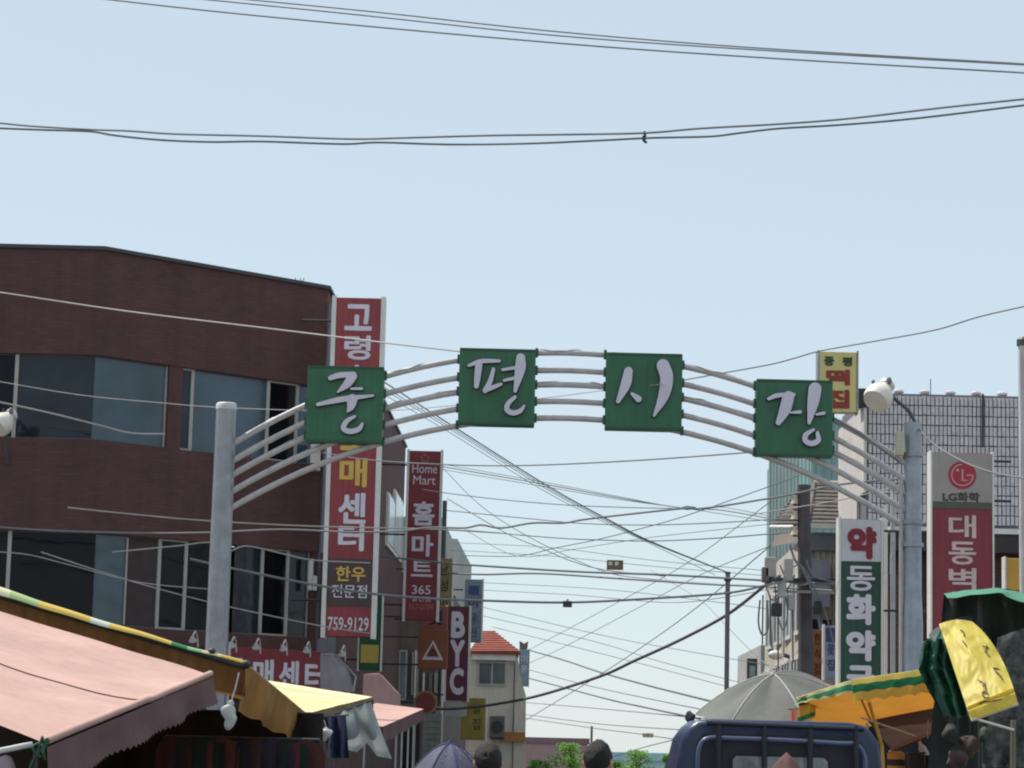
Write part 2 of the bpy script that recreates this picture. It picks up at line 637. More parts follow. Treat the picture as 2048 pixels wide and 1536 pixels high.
def facet_window(root, f, px0, px1, z0, z1, glass, sill=True, fr=0.034, mull=(), skip='', white=False):
    p, q, d, n = facet_piece(f, px0, px1, z0, z1, 0, 0)
    L = (q - p).dot(d)
    w = MB()
    def bar(s0, s1, za, zb, d0=0.08, d1=0.15):
        poly = [p + d * s0 + n * d0, p + d * s1 + n * d0, p + d * s1 + n * d1, p + d * s0 + n * d1]
        w.slab([(v.x, v.y) for v in poly], za, zb)
    if 'l' not in skip: bar(0, fr, z0, z1)
    if 'r' not in skip: bar(L - fr, L, z0, z1)
    fh_ = fr if white else fr * 0.6
    bar(fr, L - fr, z0, z0 + fh_); bar(fr, L - fr, z1 - fh_, z1)
    for s in mull:
        bar(L * s - fr / 2, L * s + fr / 2, z0 + fr, z1 - fr)
    o = w.build('window', m_alu, root)
    if not white:
        o.data.materials.append(mat('dull_rail', S(96, 90, 90), 0.6))
        for pf in o.data.polygons:
            zf = [o.data.vertices[vi].co.z + wl(o).z for vi in pf.vertices]
            if max(zf) < z0 + fr or min(zf) > z1 - fr:
                pf.material_index = 1
    cuts = [fr] + [L * s for s in mull] + [L - fr]
    for k in range(len(cuts) - 1):
        pane = MB()
        a0, a1 = cuts[k] + 0.004, cuts[k + 1] - 0.004
        poly = [p + d * a0 + n * 0.11, p + d * a1 + n * 0.11, p + d * a1 + n * 0.122, p + d * a0 + n * 0.122]
        pane.slab([(v.x, v.y) for v in poly], z0 + fr * 0.5, z1 - fr * 0.5)
        gm = glass[k % len(glass)] if isinstance(glass, (list, tuple)) else glass
        pane.build('pane', gm, o)
    return o

for f, a, b, gl, mu in (('A', -260, 29, m_glass3, ()), ('A', 29, 190, [m_glass], ()), ('B', 190, 337, m_glass2, ()),
                        ('B', 365, 388, [m_glass], ()), ('B', 388, 540, m_glass2, ()), ('B', 540, 598, [m_glass3], ()), ('B', 598, 634, m_glass2, ())):
    facet_window(bb, f, a, b, z3b + 0.004, z3t - 0.004, gl, mull=mu, skip='r' if b == 190 else ('l' if a == 190 else ''), white=(a in (540, 365)))
for f, a, b, gl, mu in (('A', -260, 14, m_glass3, ()), ('A', 14, 190, [m_glass3], ()), ('B', 190, 322, [m_glass2, m_curtain], (0.5,)),
                        ('B', 322, 375, [m_glass3], ()), ('B', 375, 470, [m_glass3], ()), ('B', 470, 528, [m_glass], ()), ('B', 528, 579, [m_glass3], ()), ('B', 579, 622, [m_glass], ())):
    facet_window(bb, f, a, b, z2b + 0.004, z2t - 0.004, gl, mull=mu, skip='r' if b in (190, 470) else ('l' if a in (190, 470) else ''), white=(a in (322, 528)))
for f, a, b, z0, z1 in (('B', 337.5, 364.5, z3b, z3t), ('B', 634.5, 646, z3b, z3t), ('B', 622.5, 646, z2b, z2t)):
    facet_box(MB(), f, a, b, z0 + 0.002, z1 - 0.002, 0.02, 0.35).build('brick_pier', m_brick, bb)
# street side: brick infill with two tall pale windows
MB().slab([(K2[0], K2[1] + 0.4), (K3[0], K3[1]), (K3[0] - 0.3, K3[1]), (K2[0] - 0.3, K2[1] + 0.4)], z2b + 0.002, z2t - 0.002).build('brick_wall', m_brick, bb)
MB().slab([(K2[0], K2[1] + 0.4), (K3[0], K3[1]), (K3[0] - 0.3, K3[1]), (K2[0] - 0.3, K2[1] + 0.4)], z3b + 0.002, z3t - 0.002).build('brick_wall', m_brick, bb)
m_skyglass = glass_mat('sky_reflection_glass', S(222, 232, 236), rough=0.2)  # pale base colour holds the reflected sky
for pa, pb, ya, yb in ((773, 782, 990, 1100), (786, 799, 988, 1118)):
    p0 = on_line(pa, ya, K2, K3); p1 = on_line(pb, yb, K2, K3)
    d = cdir; n = Vector((d.y, -d.x, 0))
    zt = on_line((pa + pb) / 2, ya, K2, K3).z; zb = on_line((pa + pb) / 2, yb, K2, K3).z
    mb = MB().slab([((v).x, (v).y) for v in (p0 + n * 0.06, p1 + n * 0.06, p1 - n * 0.05, p0 - n * 0.05)], zb, zt)
    o = mb.build('window', m_white, bb)
    mb = MB().slab([((v).x, (v).y) for v in (p0 + d * 0.15 + n * 0.09, p1 - d * 0.15 + n * 0.09, p1 - d * 0.15 + n * 0.065, p0 + d * 0.15 + n * 0.065)], zb + 0.1, zt - 0.1)
    mb.build('pane', m_skyglass, o)
# near-black slabs behind the glass, room dimness put into their colour
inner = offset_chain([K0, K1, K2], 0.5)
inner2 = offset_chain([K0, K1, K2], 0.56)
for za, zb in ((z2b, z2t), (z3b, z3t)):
    MB().slab(inner + list(reversed(inner2)), za, zb).build('dark_room_slab', mat('dim_room', (0.03, 0.03, 0.032), 0.9), bb)
# small fittings on the facade
q = on_line(632, 915, K1, K2)
MB().span(q.x - 0.09, q.x + 0.09, q.y - 0.3, q.y - 0.05, q.z - 0.28, q.z + 0.25).build('vent_box', m_white, bb, bevel=0.02)
q = on_line(622, 1150, K1, K2)
MB().tube([(q.x, q.y - 0.12, q.z - 0.3), (q.x, q.y - 0.12, q.z + 0.3)], 0.05).build('vent_pipe', m_white, bb)
MB().tube([(q.x + 0.09, q.y - 0.12, q.z - 0.3), (q.x + 0.09, q.y - 0.12, q.z - 0.02)], 0.04).build('vent_pipe', m_white, bb)
q = P(595, 566, 47.9)
for dx in (-0.06, 0.05, 0.12):
    MB().tube([(q.x, q.y + 0.1, q.z - 0.1), (q.x + dx, q.y + 0.1, q.z + 0.12)], 0.008, 5).build('roof_bracket', m_dark, bb)

# ------------------------------------------------------------------ signs
def zk(px, py, d):
    return P(px, py - 0.5, d).z - P(px, py + 0.5, d).z

class Sign:
    """upright board; u is -0.5..0.5 across, rows are photo rows of the board's middle line"""
    def __init__(s, name, label, cat, cx, cy, wpx, hpx, d, th, face, frame=None, fw=0.05, group=None, rz=0.0, post=False):
        s.k = d / FPX
        s.kz = zk(cx, cy, d)
        s.cy = cy
        s.w = wpx * s.k
        s.h = hpx * s.kz
        s.th = th
        s.o = thing(name, P(cx, cy, d), label, cat, group, rz)
        MB().span(-s.w / 2, s.w / 2, -th / 2, th / 2, -s.h / 2, s.h / 2).build('board', face, s.o, local=True, bevel=0.01)
        if frame:
            for sx in (-1, 1):
                MB().span(sx * s.w / 2 + (0.002 if sx > 0 else -fw - 0.002), sx * s.w / 2 + (fw + 0.002 if sx > 0 else -0.002), -th / 2 - 0.02, th / 2 + 0.02, -s.h / 2 - 0.03, s.h / 2 + 0.03).build('edge_strip', frame, s.o, local=True)
    def z(s, py):
        return -(py - s.cy) * s.kz
    def panel(s, name, u0, u1, py0, py1, m, lift=0.012):
        o = MB().span(u0 * s.w, u1 * s.w, -s.th / 2 - lift, -s.th / 2 - 0.002, s.z(py1), s.z(py0)).build(name, m, s.o, local=True)
        return o
    def text(s, t, u, py, wf, hpx, m, bold=0.02, lift=0.006, name='letter'):
        return lettering(name, t, u * s.w, s.z(py), wf * s.w, hpx * s.kz, -s.th / 2 - lift, m, s.o, bold)
    def arms(s, to_x, pys, r=0.025, m=None):
        """brackets back to the wall the board hangs from (local x of the wall)"""
        for py in pys:
            MB().tube([(math.copysign(s.w / 2, to_x), 0, s.z(py)), (to_x, 0, s.z(py))], r, 6).build('bracket', m or m_dark, s.o, local=True)

# tall butcher sign
s = Sign('blade_sign', 'tall red vertical shop sign with a phone number along its foot', 'sign', 708, 933, 90, 676, 47.4, 0.32, m_red, m_white, 0.085)
s.text('고', 0, 635, 0.62, 54, m_letter, 0.03)
s.text('령', 0, 696, 0.60, 50, m_letter, 0.025)
s.text('축', 0, 760, 0.6, 58, m_letter, 0.03)
s.text('산', 0, 815, 0.6, 52, m_letter, 0.03)
s.text('도', 0, 876, 0.62, 54, m_letter_y, 0.03)
s.text('매', 0, 947, 0.62, 58, m_letter_y, 0.03)
s.text('센', 0, 1018, 0.62, 62, m_letter, 0.03)
s.text('터', 0, 1076, 0.58, 54, m_letter, 0.03)
s.panel('dark_band', -0.49, 0.49, 1118, 1212, mat('dark_sign_band', S(78, 60, 60), 0.5))
s.text('한우', 0.02, 1148, 0.66, 30, m_letter_y, 0.02, 0.018)
s.text('전문점', 0, 1182, 0.78, 26, m_letter, 0.01, 0.018)
s.text('759-9129', 0, 1246, 0.9, 26, m_letter, 0.01, name='phone_number')
s.arms(-1.1, (640, 930, 1200))
# supermarket sign
s = Sign('blade_sign', 'narrower dark red market sign hanging right of the tall butcher board', 'sign', 846, 1071, 62, 338, 60, 0.25, mat('dark_red_sign_face', S(136, 52, 60), 0.5, 0.15, 2, streak=0.15), m_white, 0.06)
s.text('Home', 0, 938, 0.8, 18, m_letter, 0.0)
s.text('Mart', 0, 961, 0.72, 18, m_letter, 0.0)
s.text('홈', 0, 1028, 0.72, 48, m_letter, 0.03)
s.text('마', 0, 1092, 0.70, 44, m_letter, 0.03)
s.text('트', 0, 1138, 0.70, 32, m_letter, 0.02)
s.text('365', 0, 1180, 0.6, 18, m_letter, 0.01)
s.text('할인점', 0, 1198, 0.6, 10, m_letter, 0.0)
s.text('957-0789', 0, 1214, 0.8, 12, mat('faded_red_vinyl', S(190, 110, 110), 0.6), 0.0, name='phone_number')
s.arms(-1.3, (930, 1070, 1210))
# small flower of petals above the words
for a in range(5):
    an = math.pi / 2 + a * 2 * math.pi / 5
    MB().prism([(0.07 * math.cos(an) + 0.055 * math.cos(t * math.pi / 4), s.z(918) + 0.07 * math.sin(an) + 0.055 * math.sin(t * math.pi / 4)) for t in range(8)], -0.137, -0.1255).build('petal', mat('dull_petal', S(160, 92, 92), 0.6), s.o, local=True)
# green and yellow small blade
s = Sign('blade_sign', 'small green and yellow vertical sign tucked behind the tall red one', 'sign', 741, 1265, 42, 150, 53, 0.2, mat('deep_green_face', S(36, 92, 60), 0.5), m_white, 0.03)
s.panel('yellow_panel', -0.42, 0.42, 1290, 1326, m_yellow)
s.text('식', 0, 1215, 0.6, 22, m_letter, 0.01)
s.text('당', 0, 1250, 0.6, 22, m_letter_y, 0.01)
s.arms(-0.8, (1205, 1320))
# mustard and white striped little sign
s = Sign('blade_sign', 'faded mustard sign with dark characters beside the dark red market sign', 'sign', 890, 1192, 26, 150, 70, 0.2, mat('mustard_face', S(150, 132, 86), 0.6, 0.25, 3, streak=0.2), m_white, 0.05)
for j, ch in enumerate('남성미용'):
    s.text(ch, -0.1, 1140 + j * 32, 0.6, 22, m_letter_k, 0.01)
s.arms(-1.4, (1140, 1240))
# orange board with a triangle emblem
s = Sign('emblem_sign', 'orange square sign board with a pale triangle emblem', 'sign', 866, 1298, 58, 80, 64, 0.2, mat('orange_face', S(146, 84, 56), 0.5, 0.2, 2, streak=0.15), None)
MB().prism([(-0.27, -0.28), (0.27, -0.28), (0.0, 0.22)], -0.115, -0.102).build('triangle', m_letter, s.o, local=True)
MB().prism([(-0.17, -0.2), (0.17, -0.2), (0.0, 0.13)], -0.128, -0.1165).build('triangle', mat('orange_face', (0, 0, 0)), s.o, local=True)
lettering('letter', '스', 0, -0.08, 0.2, 0.16, -0.134, m_letter_k, s.o, 0.03)
s.arms(-1.4, (1275, 1330))
s = Sign('blade_sign', 'dull red sign with black and white characters above the orange emblem board', 'sign', 870, 1235, 50, 44, 64.3, 0.15, mat('dull_red_face', S(150, 84, 76), 0.6, 0.2, 2), None)
s.text('넛', 0.02, 1236, 0.6, 30, m_letter_k, 0.03)
s.arms(-1.4, (1235,))
# BYC
s = Sign('blade_sign', 'dark maroon vertical sign with three big white capital letters', 'sign', 915, 1307, 42, 188, 68, 0.3, m_maroon, m_white, 0.06)
s.text('B', 0.0, 1250, 0.66, 54, m_letter, 0.045)
s.text('Y', 0.0, 1307, 0.70, 54, m_letter, 0.045)
s.text('C', 0.0, 1363, 0.66, 54, m_letter, 0.045)
MB().span(-s.w / 2, s.w / 2, -0.12, 0.12, s.z(1432), s.z(1405)).build('foot_panel', mat('grey_white_panel', S(176, 174, 178), 0.6), s.o, local=True)
s.arms(-0.9, (1230, 1390))
# blue grey sign behind
s = Sign('blade_sign', 'blue grey vertical sign standing above the orange tiled roof', 'sign', 946, 1222, 34, 126, 78, 0.25, mat('blue_grey_face', S(128, 142, 160), 0.5, 0.3, 4), m_white, 0.05)
s.panel('blue_panel', -0.28, 0.34, 1172, 1190, mat('blue_panel', S(66, 82, 122), 0.5))
s.text('이', 0.0, 1206, 0.6, 18, mat('slate_vinyl', S(62, 72, 96), 0.5), 0.02)
s.text('용', 0.0, 1238, 0.5, 22, mat('slate_vinyl', S(62, 72, 96), 0.5), 0.0)
s.text('원', 0.0, 1264, 0.5, 20, mat('slate_vinyl', S(62, 72, 96), 0.5), 0.0)
s.arms(-1.2, (1180, 1270))
# yellow two-part sign near the heads
s = Sign('blade_sign', 'olive yellow sign with dark characters beside the cream house', 'sign', 946, 1438, 46, 84, 72, 0.25, mat('olive_yellow_face', S(158, 142, 66), 0.6, 0.2, 2, streak=0.2), None)
s.text('쌀', 0.15, 1418, 0.34, 18, m_letter_k, 0.0)
s.text('집', 0.15, 1448, 0.34, 22, m_letter_k, 0.0)
MB().tube([(s.w / 2 + 0.04, 0, -2.2), (s.w / 2 + 0.04, 0, s.h / 2)], 0.035, 8).build('post', m_white, s.o, local=True)
# round red sign
o = thing('round_sign', P(851, 1405, 60), 'round dark red sign with a dull gold rim over the small pink awning', 'sign')
RX = Matrix.Rotation(math.radians(90), 3, 'X')
MB().lathe([(0.0, -0.075), (0.232, -0.075), (0.232, 0.075), (0.0, 0.075)], n=28, m=RX).build('disc', mat('round_red', S(128, 52, 50), 0.6), o, local=True)
MB().lathe([(0.237, -0.065), (0.285, -0.065), (0.285, 0.065), (0.237, 0.065)], n=28, m=RX).build('rim', mat('gold_rim', S(150, 118, 82), 0.6), o, local=True)
MB().tube([(-0.28, 0, 0), (-1.6, 0, 0)], 0.03, 6).build('bracket', m_dark, o, local=True)

# pharmacy sign
s = Sign('pharmacy_sign', 'green pharmacy blade sign with a white head and dark red character', 'sign', 1719, 1215, 80, 352, 47, 0.35, m_dkgreen, m_white, 0.045)
s.panel('white_head', -0.495, 0.495, 1040, 1124, mat('white_sign_face', S(206, 204, 210), 0.5, 0.1, 2, streak=0.1))
s.text('약', 0.02, 1087, 0.74, 66, mat('dark_red_vinyl', S(132, 38, 50), 0.5), 0.06, 0.018)
s.text('동', 0.0, 1158, 0.70, 50, m_letter, 0.02)
s.text('화', 0.0, 1220, 0.74, 62, m_letter, 0.055)
s.text('약', 0.0, 1292, 0.74, 62, m_letter, 0.055)
s.text('국', 0.0, 1358, 0.70, 54, m_letter, 0.055)
s.arms(1.3, (1060, 1220, 1370))
# chemical company wallpaper sign
s = Sign('blade_sign', 'grey and crimson vertical sign with a round red face logo', 'sign', 1921, 1090, 120, 366, 44, 0.35, mat('crimson_sign_face', S(138, 50, 64), 0.5, 0.16, 1.5, streak=0.2), m_white, 0.03)
s.panel('grey_head', -0.5, 0.5, 908, 1006, mat('warm_grey_face', S(164, 154, 150), 0.5, 0.08, 2, streak=0.08))
s.panel('green_line', -0.5, 0.5, 1007, 1019, mat('sign_seam', S(84, 92, 84), 0.6))
zc = s.z(952)
def disc_ring(r0, r1, y0, y1, m, name, a0=0, a1=2 * math.pi, n=40):
    mb = MB()
    for k in range(n):
        t0 = a0 + (a1 - a0) * k / n; t1 = a0 + (a1 - a0) * (k + 1) / n
        mb.prism([(r0 * math.cos(t0), zc + r0 * math.sin(t0)), (r1 * math.cos(t0), zc + r1 * math.sin(t0)), (r1 * math.cos(t1), zc + r1 * math.sin(t1)), (r0 * math.cos(t1), zc + r0 * math.sin(t1))], y0, y1)
    return mb.build(name, m, s.o, local=True)
R = 28 * s.k
f0 = -s.th / 2
lg = MB().lathe([(0, f0 - 0.022), (R, f0 - 0.022), (R, f0 - 0.0125), (0, f0 - 0.0125)], n=40, m=RX)
lg.v = [(x, -abs(y), z + zc) for (x, y, z) in lg.v]
lg.build('logo_disc', mat('logo_red', S(168, 44, 62), 0.45), s.o, local=True)
m_logo = mat('logo_line', S(214, 158, 160), 0.5)
disc_ring(R * 0.72, R * 0.80, f0 - 0.028, f0 - 0.0225, m_logo, 'logo_ring', math.radians(90), math.radians(360))
MB().span(-0.012, 0.016, f0 - 0.028, f0 - 0.0225, zc - R * 0.42, zc + R * 0.42).build('logo_bar', m_logo, s.o, local=True)
MB().span(-0.012, R * 0.34, f0 - 0.0295, f0 - 0.0285, zc - R * 0.42, zc - R * 0.34).build('logo_bar', m_logo, s.o, local=True)
MB().span(R * 0.30, R * 0.76, f0 - 0.028, f0 - 0.0225, zc - 0.010, zc + 0.012).build('logo_bar', m_logo, s.o, local=True)
mb = MB().lathe([(0, f0 - 0.028), (R * 0.1, f0 - 0.028), (R * 0.1, f0 - 0.0225), (0, f0 - 0.0225)], n=12, m=RX)
mb.v = [(x - R * 0.34, -abs(y), z + zc + R * 0.34) for (x, y, z) in mb.v]
mb.build('logo_dot', m_logo, s.o, local=True)
m_chr = mat('charcoal_vinyl', S(66, 62, 62), 0.5)
s.text('LG화학', -0.02, 996, 0.62, 20, m_chr, 0.035, 0.018)
for j, (ch, py) in enumerate((('대', 1055), ('동', 1108), ('벽', 1160), ('지', 1214))):
    s.text(ch, 0.0, py, 0.46, 46, mat('pink_white_vinyl', S(214, 190, 190), 0.5), 0.02)
s.arms(0.9, (920, 1000, 1200))
# rice cake sign up on the roof
s = Sign('blade_sign', 'small pale yellow sign with green and red characters above the roof line', 'sign', 1674, 766, 76, 120, 50, 0.3, mat('pale_yellow_face', S(214, 200, 132), 0.5, 0.1, 2, streak=0.1), m_galv, 0.03)
s.text('중', -0.24, 725, 0.27, 19, mat('green_vinyl', S(44, 66, 48), 0.5), 0.05)
s.text('평', 0.24, 725, 0.27, 19, mat('green_vinyl', S(44, 66, 48), 0.5), 0.05)
m_rv = mat('brick_red_vinyl', S(146, 50, 38), 0.5)
s.text('떡', 0, 757, 0.64, 32, m_rv, 0.05)
s.text('집', 0, 800, 0.62, 38, m_rv, 0.05)
s.arms(0.8, (812,))
# yellow sign at the right edge
s = Sign('blade_sign', 'mustard yellow sign cut off at the right edge above the green tarpaulin', 'sign', 2052, 1150, 84, 64, 46, 0.25, mat('mustard_yellow_face', S(206, 160, 62), 0.5, 0.15, 2), m_white, 0.03)
s.text('도', 0.12, 1166, 0.3, 34, m_letter_k, 0.03)
s.arms(1.0, (1150,))
# white post beside the right edge
o = thing('sign_pole', P(2050, 1000, 43.0) * 1.0, 'white square post at the far right edge with a dark cap', 'post')
o.location.z = 0
pz = P(2050, 680, 43).z
MB().span(-0.09, 0.09, -0.09, 0.09, 0.13, pz - 0.1).build('shaft', mat('post_white', S(196, 192, 194), 0.5, streak=0.2), o, local=True, bevel=0.01)
MB().lathe([(0.13, pz - 0.1), (0.13, pz), (0.08, pz + 0.05)], n=12).build('cap', mat('post_cap', S(70, 76, 80), 0.5), o, local=True)

# red fascia of the ground floor shop
fb = on_line(512, 1340, K1, K2)
fdir = Vector((K2[0] - K1[0], K2[1] - K1[1], 0)).normalized()
fn = Vector((fdir.y, -fdir.x, 0))
fas = thing('shop_fascia', fb + fn * 0.45, 'long red shop fascia with white characters above the yellow awning', 'sign', rz=math.atan2(fdir.y, fdir.x))
wloc = 200 * 47 / FPX / max(fdir.x, 0.1)
fh = 82 * 47 / FPX
MB().span(-wloc * 0.5, wloc * 0.5, -0.12, 0.42, -fh / 2, fh / 2).build('board', mat('fascia_red', S(132, 40, 50), 0.5, 0.12, 2, streak=0.1), fas, local=True, bevel=0.01)
for ch, u in (('도', -0.36), ('매', -0.10), ('센', 0.14), ('터', 0.38)):
    lettering('letter', ch, u * wloc, -fh * 0.12, wloc * 0.19, fh * 0.72, -0.127, m_letter, fas, 0.03)

# ------------------------------------------------------------------ small spot lamps over the fascia
def spot(px, py, d, label):
    p = P(px, py, d)
    o = thing('spot_lamp', p, label, 'lamp', 'spot lamps over the red fascia')
    m = Matrix.Rotation(math.radians(35), 3, 'X') @ Matrix.Rotation(math.radians(random.uniform(-12, 12)), 3, 'Y')
    MB().lathe([(0.02, 0.05), (0.036, 0.036), (0.044, 0.0), (0.078, -0.045), (0.074, -0.05), (0.015, -0.015)], n=14, m=m).build('shade', m_alu, o, local=True, smooth=True)
    MB().tube(smooth_path([(0, 0.05, 0.06), (0.02, 0.25, 0.14), (0.02, 0.55, 0.05), (0.02, 0.7, -0.12)]), 0.014, 6).build('arm', m_white, o, local=True)
    return o
spot(385, 1277, 45.2, 'white spot lamp left of the galvanised gate post over the awning')
spot(463, 1288, 45.6, 'white spot lamp just right of the galvanised gate post')
spot(512, 1291, 45.9, 'second white spot lamp above the red fascia, from the gate post')
spot(566, 1294, 46.2, 'third white spot lamp above the red fascia, from the gate post')
spot(613, 1298, 46.5, 'white spot lamp above the right end of the red fascia')
spot(684, 1305, 47.0, 'white spot lamp beyond the red fascia under the tall red sign')

# ------------------------------------------------------------------ left street buildings further on
def window_front(root, x0, x1, z0, z1, y, glass, n=2, fr=0.05, frame=None):
    w = MB()
    w.span(x0, x0 + fr, y - 0.06, y + 0.02, z0, z1).span(x1 - fr, x1, y - 0.06, y + 0.02, z0, z1)
    w.span(x0 + fr, x1 - fr, y - 0.06, y + 0.02, z0, z0 + fr).span(x0 + fr, x1 - fr, y - 0.06, y + 0.02, z1 - fr, z1)
    cuts = [x0 + fr + (x1 - x0 - 2 * fr) * k / n for k in range(n + 1)]
    for c in cuts[1:-1]:
        w.span(c - fr / 2, c + fr / 2, y - 0.055, y + 0.015, z0 + fr, z1 - fr)
    o = w.build('window', frame or m_alu, root)
    for k in range(n):
        MB().span(cuts[k] + 0.01, cuts[k + 1] - 0.01, y - 0.03, y - 0.018, z0 + fr, z1 - fr).build('pane', glass, o)
    return o

def window_side(root, x, y0, y1, z0, z1, glass, n=2, out=-1, fr=0.06, frame=None):
    w = MB()
    a, b = (x - 0.06, x + 0.02) if out < 0 else (x - 0.02, x + 0.06)
    w.span(a, b, y0, y0 + fr, z0, z1).span(a, b, y1 - fr, y1, z0, z1)
    w.span(a, b, y0 + fr, y1 - fr, z0, z0 + fr).span(a, b, y0 + fr, y1 - fr, z1 - fr, z1)
    cuts = [y0 + fr + (y1 - y0 - 2 * fr) * k / n for k in range(n + 1)]
    for c in cuts[1:-1]:
        w.span(a + 0.004, b - 0.004, c - fr / 2, c + fr / 2, z0 + fr, z1 - fr)
    o = w.build('window', frame or m_alu, root)
    for k in range(n):
        MB().span(x + out * 0.035, x + out * 0.022, cuts[k] + 0.01, cuts[k + 1] - 0.01, z0 + fr, z1 - fr).build('pane', glass, o)
    return o

pb = thing('pale_building', (-2.3, 75.2, 0), 'pale concrete building stepping back behind the maroon lettered sign', 'building')
xs, ys = P(880, 1200, 75).x, 75.2
zt1 = P(888, 1040, 76).z
zlow = P(880, 1150, 76).z
m_palec = mat('pale_concrete', S(186, 182, 176), 0.9, 0.15, 0.7, streak=0.3)
MB().slab([(-6, ys), (xs, ys), (P(917, 1100, 88).x, 88), (-6, 88)], zlow, zt1).build('upper_wall', m_palec, pb)
MB().slab([(-6, 88.1), (P(917, 1100, 88).x - 0.05, 88.1), (P(944, 1100, 101).x, 101), (-6, 101)], zlow, P(920, 1082, 89).z).build('upper_wall', mat('pale_concrete_grey', S(170, 172, 172), 0.9, 0.15, 0.7, streak=0.3), pb)
MB().slab([(-6, ys - 0.1), (xs - 0.05, ys - 0.1), (P(944, 1100, 101).x - 0.05, 101), (-6, 101)], 0, zlow - 0.01).build('lower_wall', mat('brownish_render', S(112, 98, 94), 0.9, 0.25, 1.2, streak=0.3), pb)
MB().tube([(xs + 0.06, 75.1, 3), (xs + 0.06, 75.1, zt1 + 0.5)], 0.07, 8).build('drain_pipe', mat('drain_dark', S(78, 82, 80), 0.6), pb)
for py0, py1, px0, px1 in ((1300, 1400, 795, 815), (1305, 1390, 822, 838), (1345, 1385, 858, 864), (1345, 1385, 868, 876)):
    p0, p1 = P(px0, py1, 75.0), P(px1, py0, 75.0)
    window_front(pb, p0.x, p1.x, p0.z, p1.z, 75.05, glass_mat('shop_glass_teal', S(120, 140, 140), 0.2) if px0 < 850 else m_white, 1)

for px, r_, py0 in ((846, 0.03, 1345), (884, 0.04, 1262), (829, 0.025, 1300)):
    q = P(px, 1400, 74.9)
    MB().tube([(q.x, 74.95, 0), (q.x, 74.95, P(px, py0, 74.9).z)], r_, 8).build('drain_pipe', m_white, pb)
q0, q1 = P(838, 1540, 74.9), P(884, 1428, 74.9)
sh = MB().span(q0.x, q1.x, 74.85, 75.08, 0.1, q1.z).build('shutter', mat('grey_green_shutter', S(142, 150, 142), 0.6, 0.2, 3, streak=0.3), pb)
for k in range(14):
    zz = 0.25 + k * (q1.z - 0.3) / 14
    MB().span(q0.x + 0.02, q1.x - 0.02, 74.83, 74.848, zz, zz + 0.05).build('slat', mat('grey_green_shutter', (0, 0, 0)), sh)
q0, q1 = P(772, 1420, 74.7), P(836, 1408, 74.7)
MB().span(q0.x, q1.x, 74.4, 75.05, q0.z, q1.z).build('ledge', m_conc, pb)
q0, q1 = P(800, 1536, 74.9), P(832, 1424, 74.9)
window_front(pb, q0.x, q1.x, 0.2, q1.z, 75.05, m_glass, 2, 0.05, m_white)
q0, q1 = P(893, 1530, 75.2), P(938, 1440, 80.0)

# cream house with the orange roof
ch = thing('cream_house', (P(998, 1500, 105).x, 105, 0), 'cream house with an orange tiled roof and a two pane window', 'house')
def HP(px, py, d=105.0):
    v = P(px, py, d); return (v.x, v.z)
poly = [HP(942, 1304), HP(1028, 1304), HP(1036, 1318), HP(1040, 1350), HP(1052, 1392), HP(1050, 1540)]
poly = [(x, z) for x, z in poly] + [(HP(1050, 1540)[0], 0.0), (HP(942, 1304)[0] - 0.6, 0.0), (HP(942, 1304)[0] - 0.2, HP(942, 1304)[1])]
MB().prism(poly, 105, 113).build('wall', m_cream, ch)
a, b, c, d_ = HP(944, 1303), HP(1034, 1303), HP(988, 1258), HP(966, 1258)
roof = MB()
y0, y1 = 104.7, 113.2
V = [(a[0] - 0.1, y0, a[1] + 0.02), (b[0] + 0.1, y0, b[1] + 0.02), (c[0], y0 + 3.0, c[1] + 0.05), (d_[0], y0 + 3.0, d_[1] + 0.05), (a[0] - 0.1, y1, a[1] + 0.02), (b[0] + 0.1, y1, b[1] + 0.02)]
roof.quad(V[0], V[1], V[2], V[3]); roof.f.append((1, 5, 2)) if False else None
roof.quad(V[1], V[5], (V[2][0], y1 - 3, V[2][2]), V[2]); roof.quad(V[4], V[0], V[3], (V[3][0], y1 - 3, V[3][2]))
roof.quad(V[3], V[2], (V[2][0], y1 - 3, V[2][2]), (V[3][0], y1 - 3, V[3][2])); roof.quad(V[5], V[4], (V[3][0], y1 - 3, V[3][2]), (V[2][0], y1 - 3, V[2][2]))
ro = roof.build('roof', mat('orange_roof_tile', S(164, 92, 76), 0.8, 0.2, 3, 0.5, 30), ch)
for k in range(9):
    t = (k + 0.5) / 9
    p = Vector(V[0]).lerp(Vector(V[3]), t); q = Vector(V[1]).lerp(Vector(V[2]), t)
    MB().tube([p + Vector((0, 0, 0.02)), q + Vector((0, 0, 0.02))], 0.035, 6).build('tile_course', mat('orange_roof_tile', (0, 0, 0)), ro)
MB().span(a[0] - 0.15, b[0] + 0.15, 104.6, 104.9, a[1] - 0.1, a[1] - 0.005).build('eave_board', mat('eave_red', S(140, 70, 66), 0.7), ch)
MB().span(a[0] + 0.0, b[0] - 0.05, 104.72, 104.98, a[1] - 0.34, a[1] - 0.11).build('cornice', m_white, ch)
p0, p1 = P(955, 1370, 104.9), P(1013, 1324, 104.9)
window_front(ch, p0.x, p1.x, p0.z, p1.z, 104.98, glass_mat('house_glass', S(84, 92, 96), 0.15), 2, 0.06)
p0, p1 = P(1008, 1482, 104.8), P(1051, 1465, 104.8)
MB().span(p0.x, p1.x, 104.78, 104.96, p0.z, p1.z).build('ochre_band', mat('ochre_band', S(176, 118, 66), 0.8), ch)
p0 = P(1029, 1350, 104.9)
MB().tube([(p0.x, 104.9, 0.2), (p0.x, 104.9, a[1] - 0.4)], 0.03, 6).build('drain_pipe', mat('drain_dark', (0, 0, 0)), ch)
o = thing('air_conditioner', P(994, 1475, 104), 'dark grey outdoor unit fixed to the cream house wall', 'air conditioner')
p0, p1 = P(978, 1475, 104), P(1010, 1432, 104)
